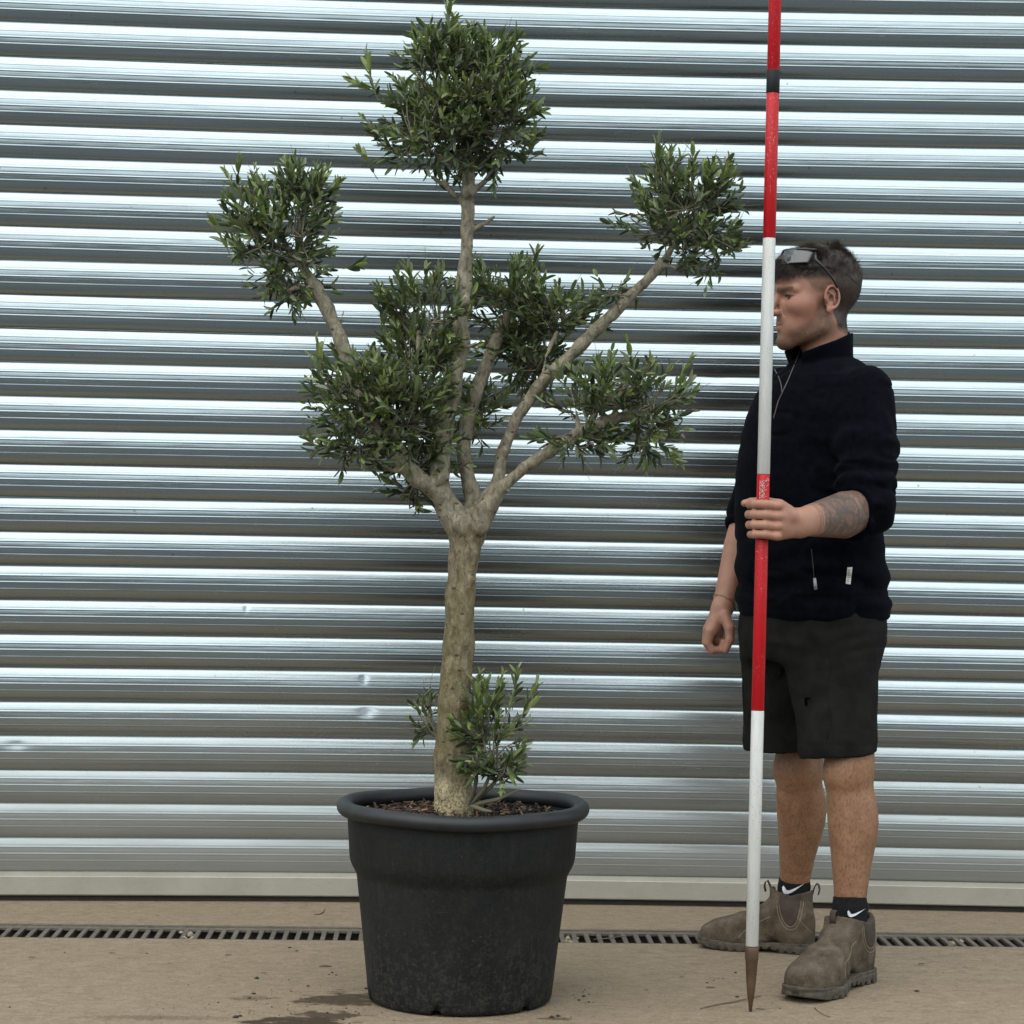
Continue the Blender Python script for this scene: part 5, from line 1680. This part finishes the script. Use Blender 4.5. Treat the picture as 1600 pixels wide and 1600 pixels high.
# ---- chain bracelet on the hanging wrist
M_BRASS = plain('dull_gold_chain', (0.38, 0.25, 0.13), .35, .9)
bc = WR_R * .93 + EL_R * .07; bx = unit(WR_R - EL_R)
ua = unit(np.cross(bx, [0, 1, 0])); ub = np.cross(bx, ua)
bracelet = empty('bracelet', bc, 'thin gold chain bracelet on the man\'s hanging wrist', 'bracelet')
def bp(th, tilt=.16):
    d_ = ua * math.cos(th) + ub * math.sin(th)
    p_ = bc + bx * (.006 * math.cos(th)) + d_ * .045
    q, ok = march(arm_r, p_, -d_)
    return q[0] + d_ * .0016
lk = MB()
for k in range(26):
    th = 2 * math.pi * k / 26
    p0, p1 = bp(th - .09), bp(th + .09)
    mid = (p0 + p1) / 2; t_ = unit(p1 - p0); w_ = bx if k % 2 else unit(mid - bc)
    ring = [mid + t_ * .0036 * math.cos(q) + w_ * .0020 * math.sin(q) for q in np.linspace(0, 2 * math.pi, 9)]
    lk.tube(ring, .0008, 5, caps=False)
ch = obj('chain', lk.mesh('chain', M_BRASS), bracelet)
m = MB(); p0 = bp(math.pi * .0 if ua @ cam_R > 0 else math.pi); m.tube([p0, p0 + bx * .004, p0 + bx * .009], [.0022, .0030, .0018], 7)
obj('bead', m.mesh('bead', M_FRAME), bracelet)

# ---- fallen twigs and crumbs of soil
M_DRY = plain('dry_stalk', (0.15, 0.11, 0.07), .9)
M_SOIL = plain('dark_soil', (0.022, 0.014, 0.009), .95, bump=(200, .5, .002))
M_DEAD = plain('dead_leaf', (0.10, 0.07, 0.042), .8)
tw_ = MB(); a, b = G(1094, 1577), G(1189, 1558)
tw_.tube([a + [0, 0, .002], (a * .7 + b * .3) + [0, .004, .003], (a + b) / 2 + [0, -.003, .003], (a * .25 + b * .75) + [0, -.004, .004], b + [0, 0, .003]], [.0015, .0018, .0019, .0016, .0009], 6)
tag(obj('twig', tw_.mesh('twig', M_DRY)), 'long thin dry twig on the floor behind the pole\'s tip', 'twig')
tw_ = MB(); pts = [G(x, y) + [0, 0, .002] for x, y in ((1272, 1576), (1280, 1582), (1288, 1587), (1297, 1590))]
tw_.tube(pts, .0011, 5); tag(obj('twig', tw_.mesh('twig', M_DRY)), 'short curved stalk on the floor in front of the near boot', 'twig')
tw_ = MB(); pts = [G(x, y) + [0, 0, .002] for x, y in ((491, 1430), (500, 1429), (505, 1426), (507, 1421))]
tw_.tube(pts, [.0015, .002, .002, .001], 5); tag(obj('twig', tw_.mesh('twig', M_DRY)), 'small bent twig on the floor between drain and shutter', 'twig')
tw_ = MB(); pts = [G(x, y) + [0, 0, .003] for x, y in ((928, 1469.5), (950, 1468), (970, 1465), (988, 1462))]
tw_.tube(pts, [.0012, .0016, .0016, .001], 5); tag(obj('twig', tw_.mesh('twig', M_DRY)), 'pale stalk lying across the drain slots beside the pot', 'twig')
m = MB(); rr = random.Random(12)
def scatter(px, py, sx, sy, n, r0, r1):
    for _ in range(n):
        x, y = rr.gauss(px, sx), rr.gauss(py, sy)
        if y < 1425: continue
        c = G(x, y); 
        if np.linalg.norm((c - POT_C)[:2]) < .215: continue
        clod(m, c, rr.uniform(r0, r1) * rr.random() ** .6, rr.random())
for (x, y, r) in ((402, 1529, .0065), (453, 1481, .005), (464, 1486, .004), (519, 1520, .004), (525, 1524, .003), (514, 1523, .003), (397, 1553, .006), (390, 1560, .005), (481, 1541, .005), (15, 1574, .003),
                  (368, 1590, .007), (375, 1588, .006), (230, 1490, .003), (101, 1489, .003), (572, 1545, .005), (862, 1590, .007), (872, 1588, .006), (912, 1557, .005), (905, 1563, .004), (920, 1566, .004), (1149, 1520, .004), (1152, 1558, .005), (1432, 1549, .006), (1105, 1536, .004)):
    clod(m, G(x, y), r, x)
scatter(430, 1570, 70, 18, 110, .0012, .0035); scatter(520, 1585, 40, 12, 60, .001, .003); scatter(915, 1560, 30, 16, 40, .001, .003); scatter(300, 1580, 120, 12, 50, .001, .0025)
scatter(1150, 1545, 140, 25, 60, .001, .0025); scatter(800, 1520, 500, 45, 110, .0008, .0025)
tag(obj('soil_crumbs', m.mesh('soil_crumbs', M_SOIL)), 'dark crumbs of soil spilled on the concrete round the pot', kind='stuff')
m = MB()
for (x, y, L, an) in ((1110, 1544, .024, .1), (1187, 1578, .022, 0), (50, 1497, .02, 0), (175, 1490, .018, .2), (508, 1511, .034, .1), (412, 1521, .016, .1), (186, 1498, .012, -.3), (357, 1493, .02, .3), (237, 1451, .022, 0), (1010, 1548, .014, .4), (1065, 1527, .012, .2), (1440, 1507, .02, 0)):
    c = G(x, y) + np.array([0, 0, .002]); lv, lf = LEAF_SHAPES[1]
    R_ = Matrix.Rotation(an + rr.uniform(-.2, .2), 3, 'Z'); A = np.array(R_)
    vv = (lv * [L, L * .22, L * .5]) @ A.T + c - A @ np.array([L / 2, 0, 0])
    m.add(vv, lf)
tag(obj('leaf_litter', m.mesh('leaf_litter', M_DEAD)), 'dry fallen leaves scattered over the concrete', kind='stuff')
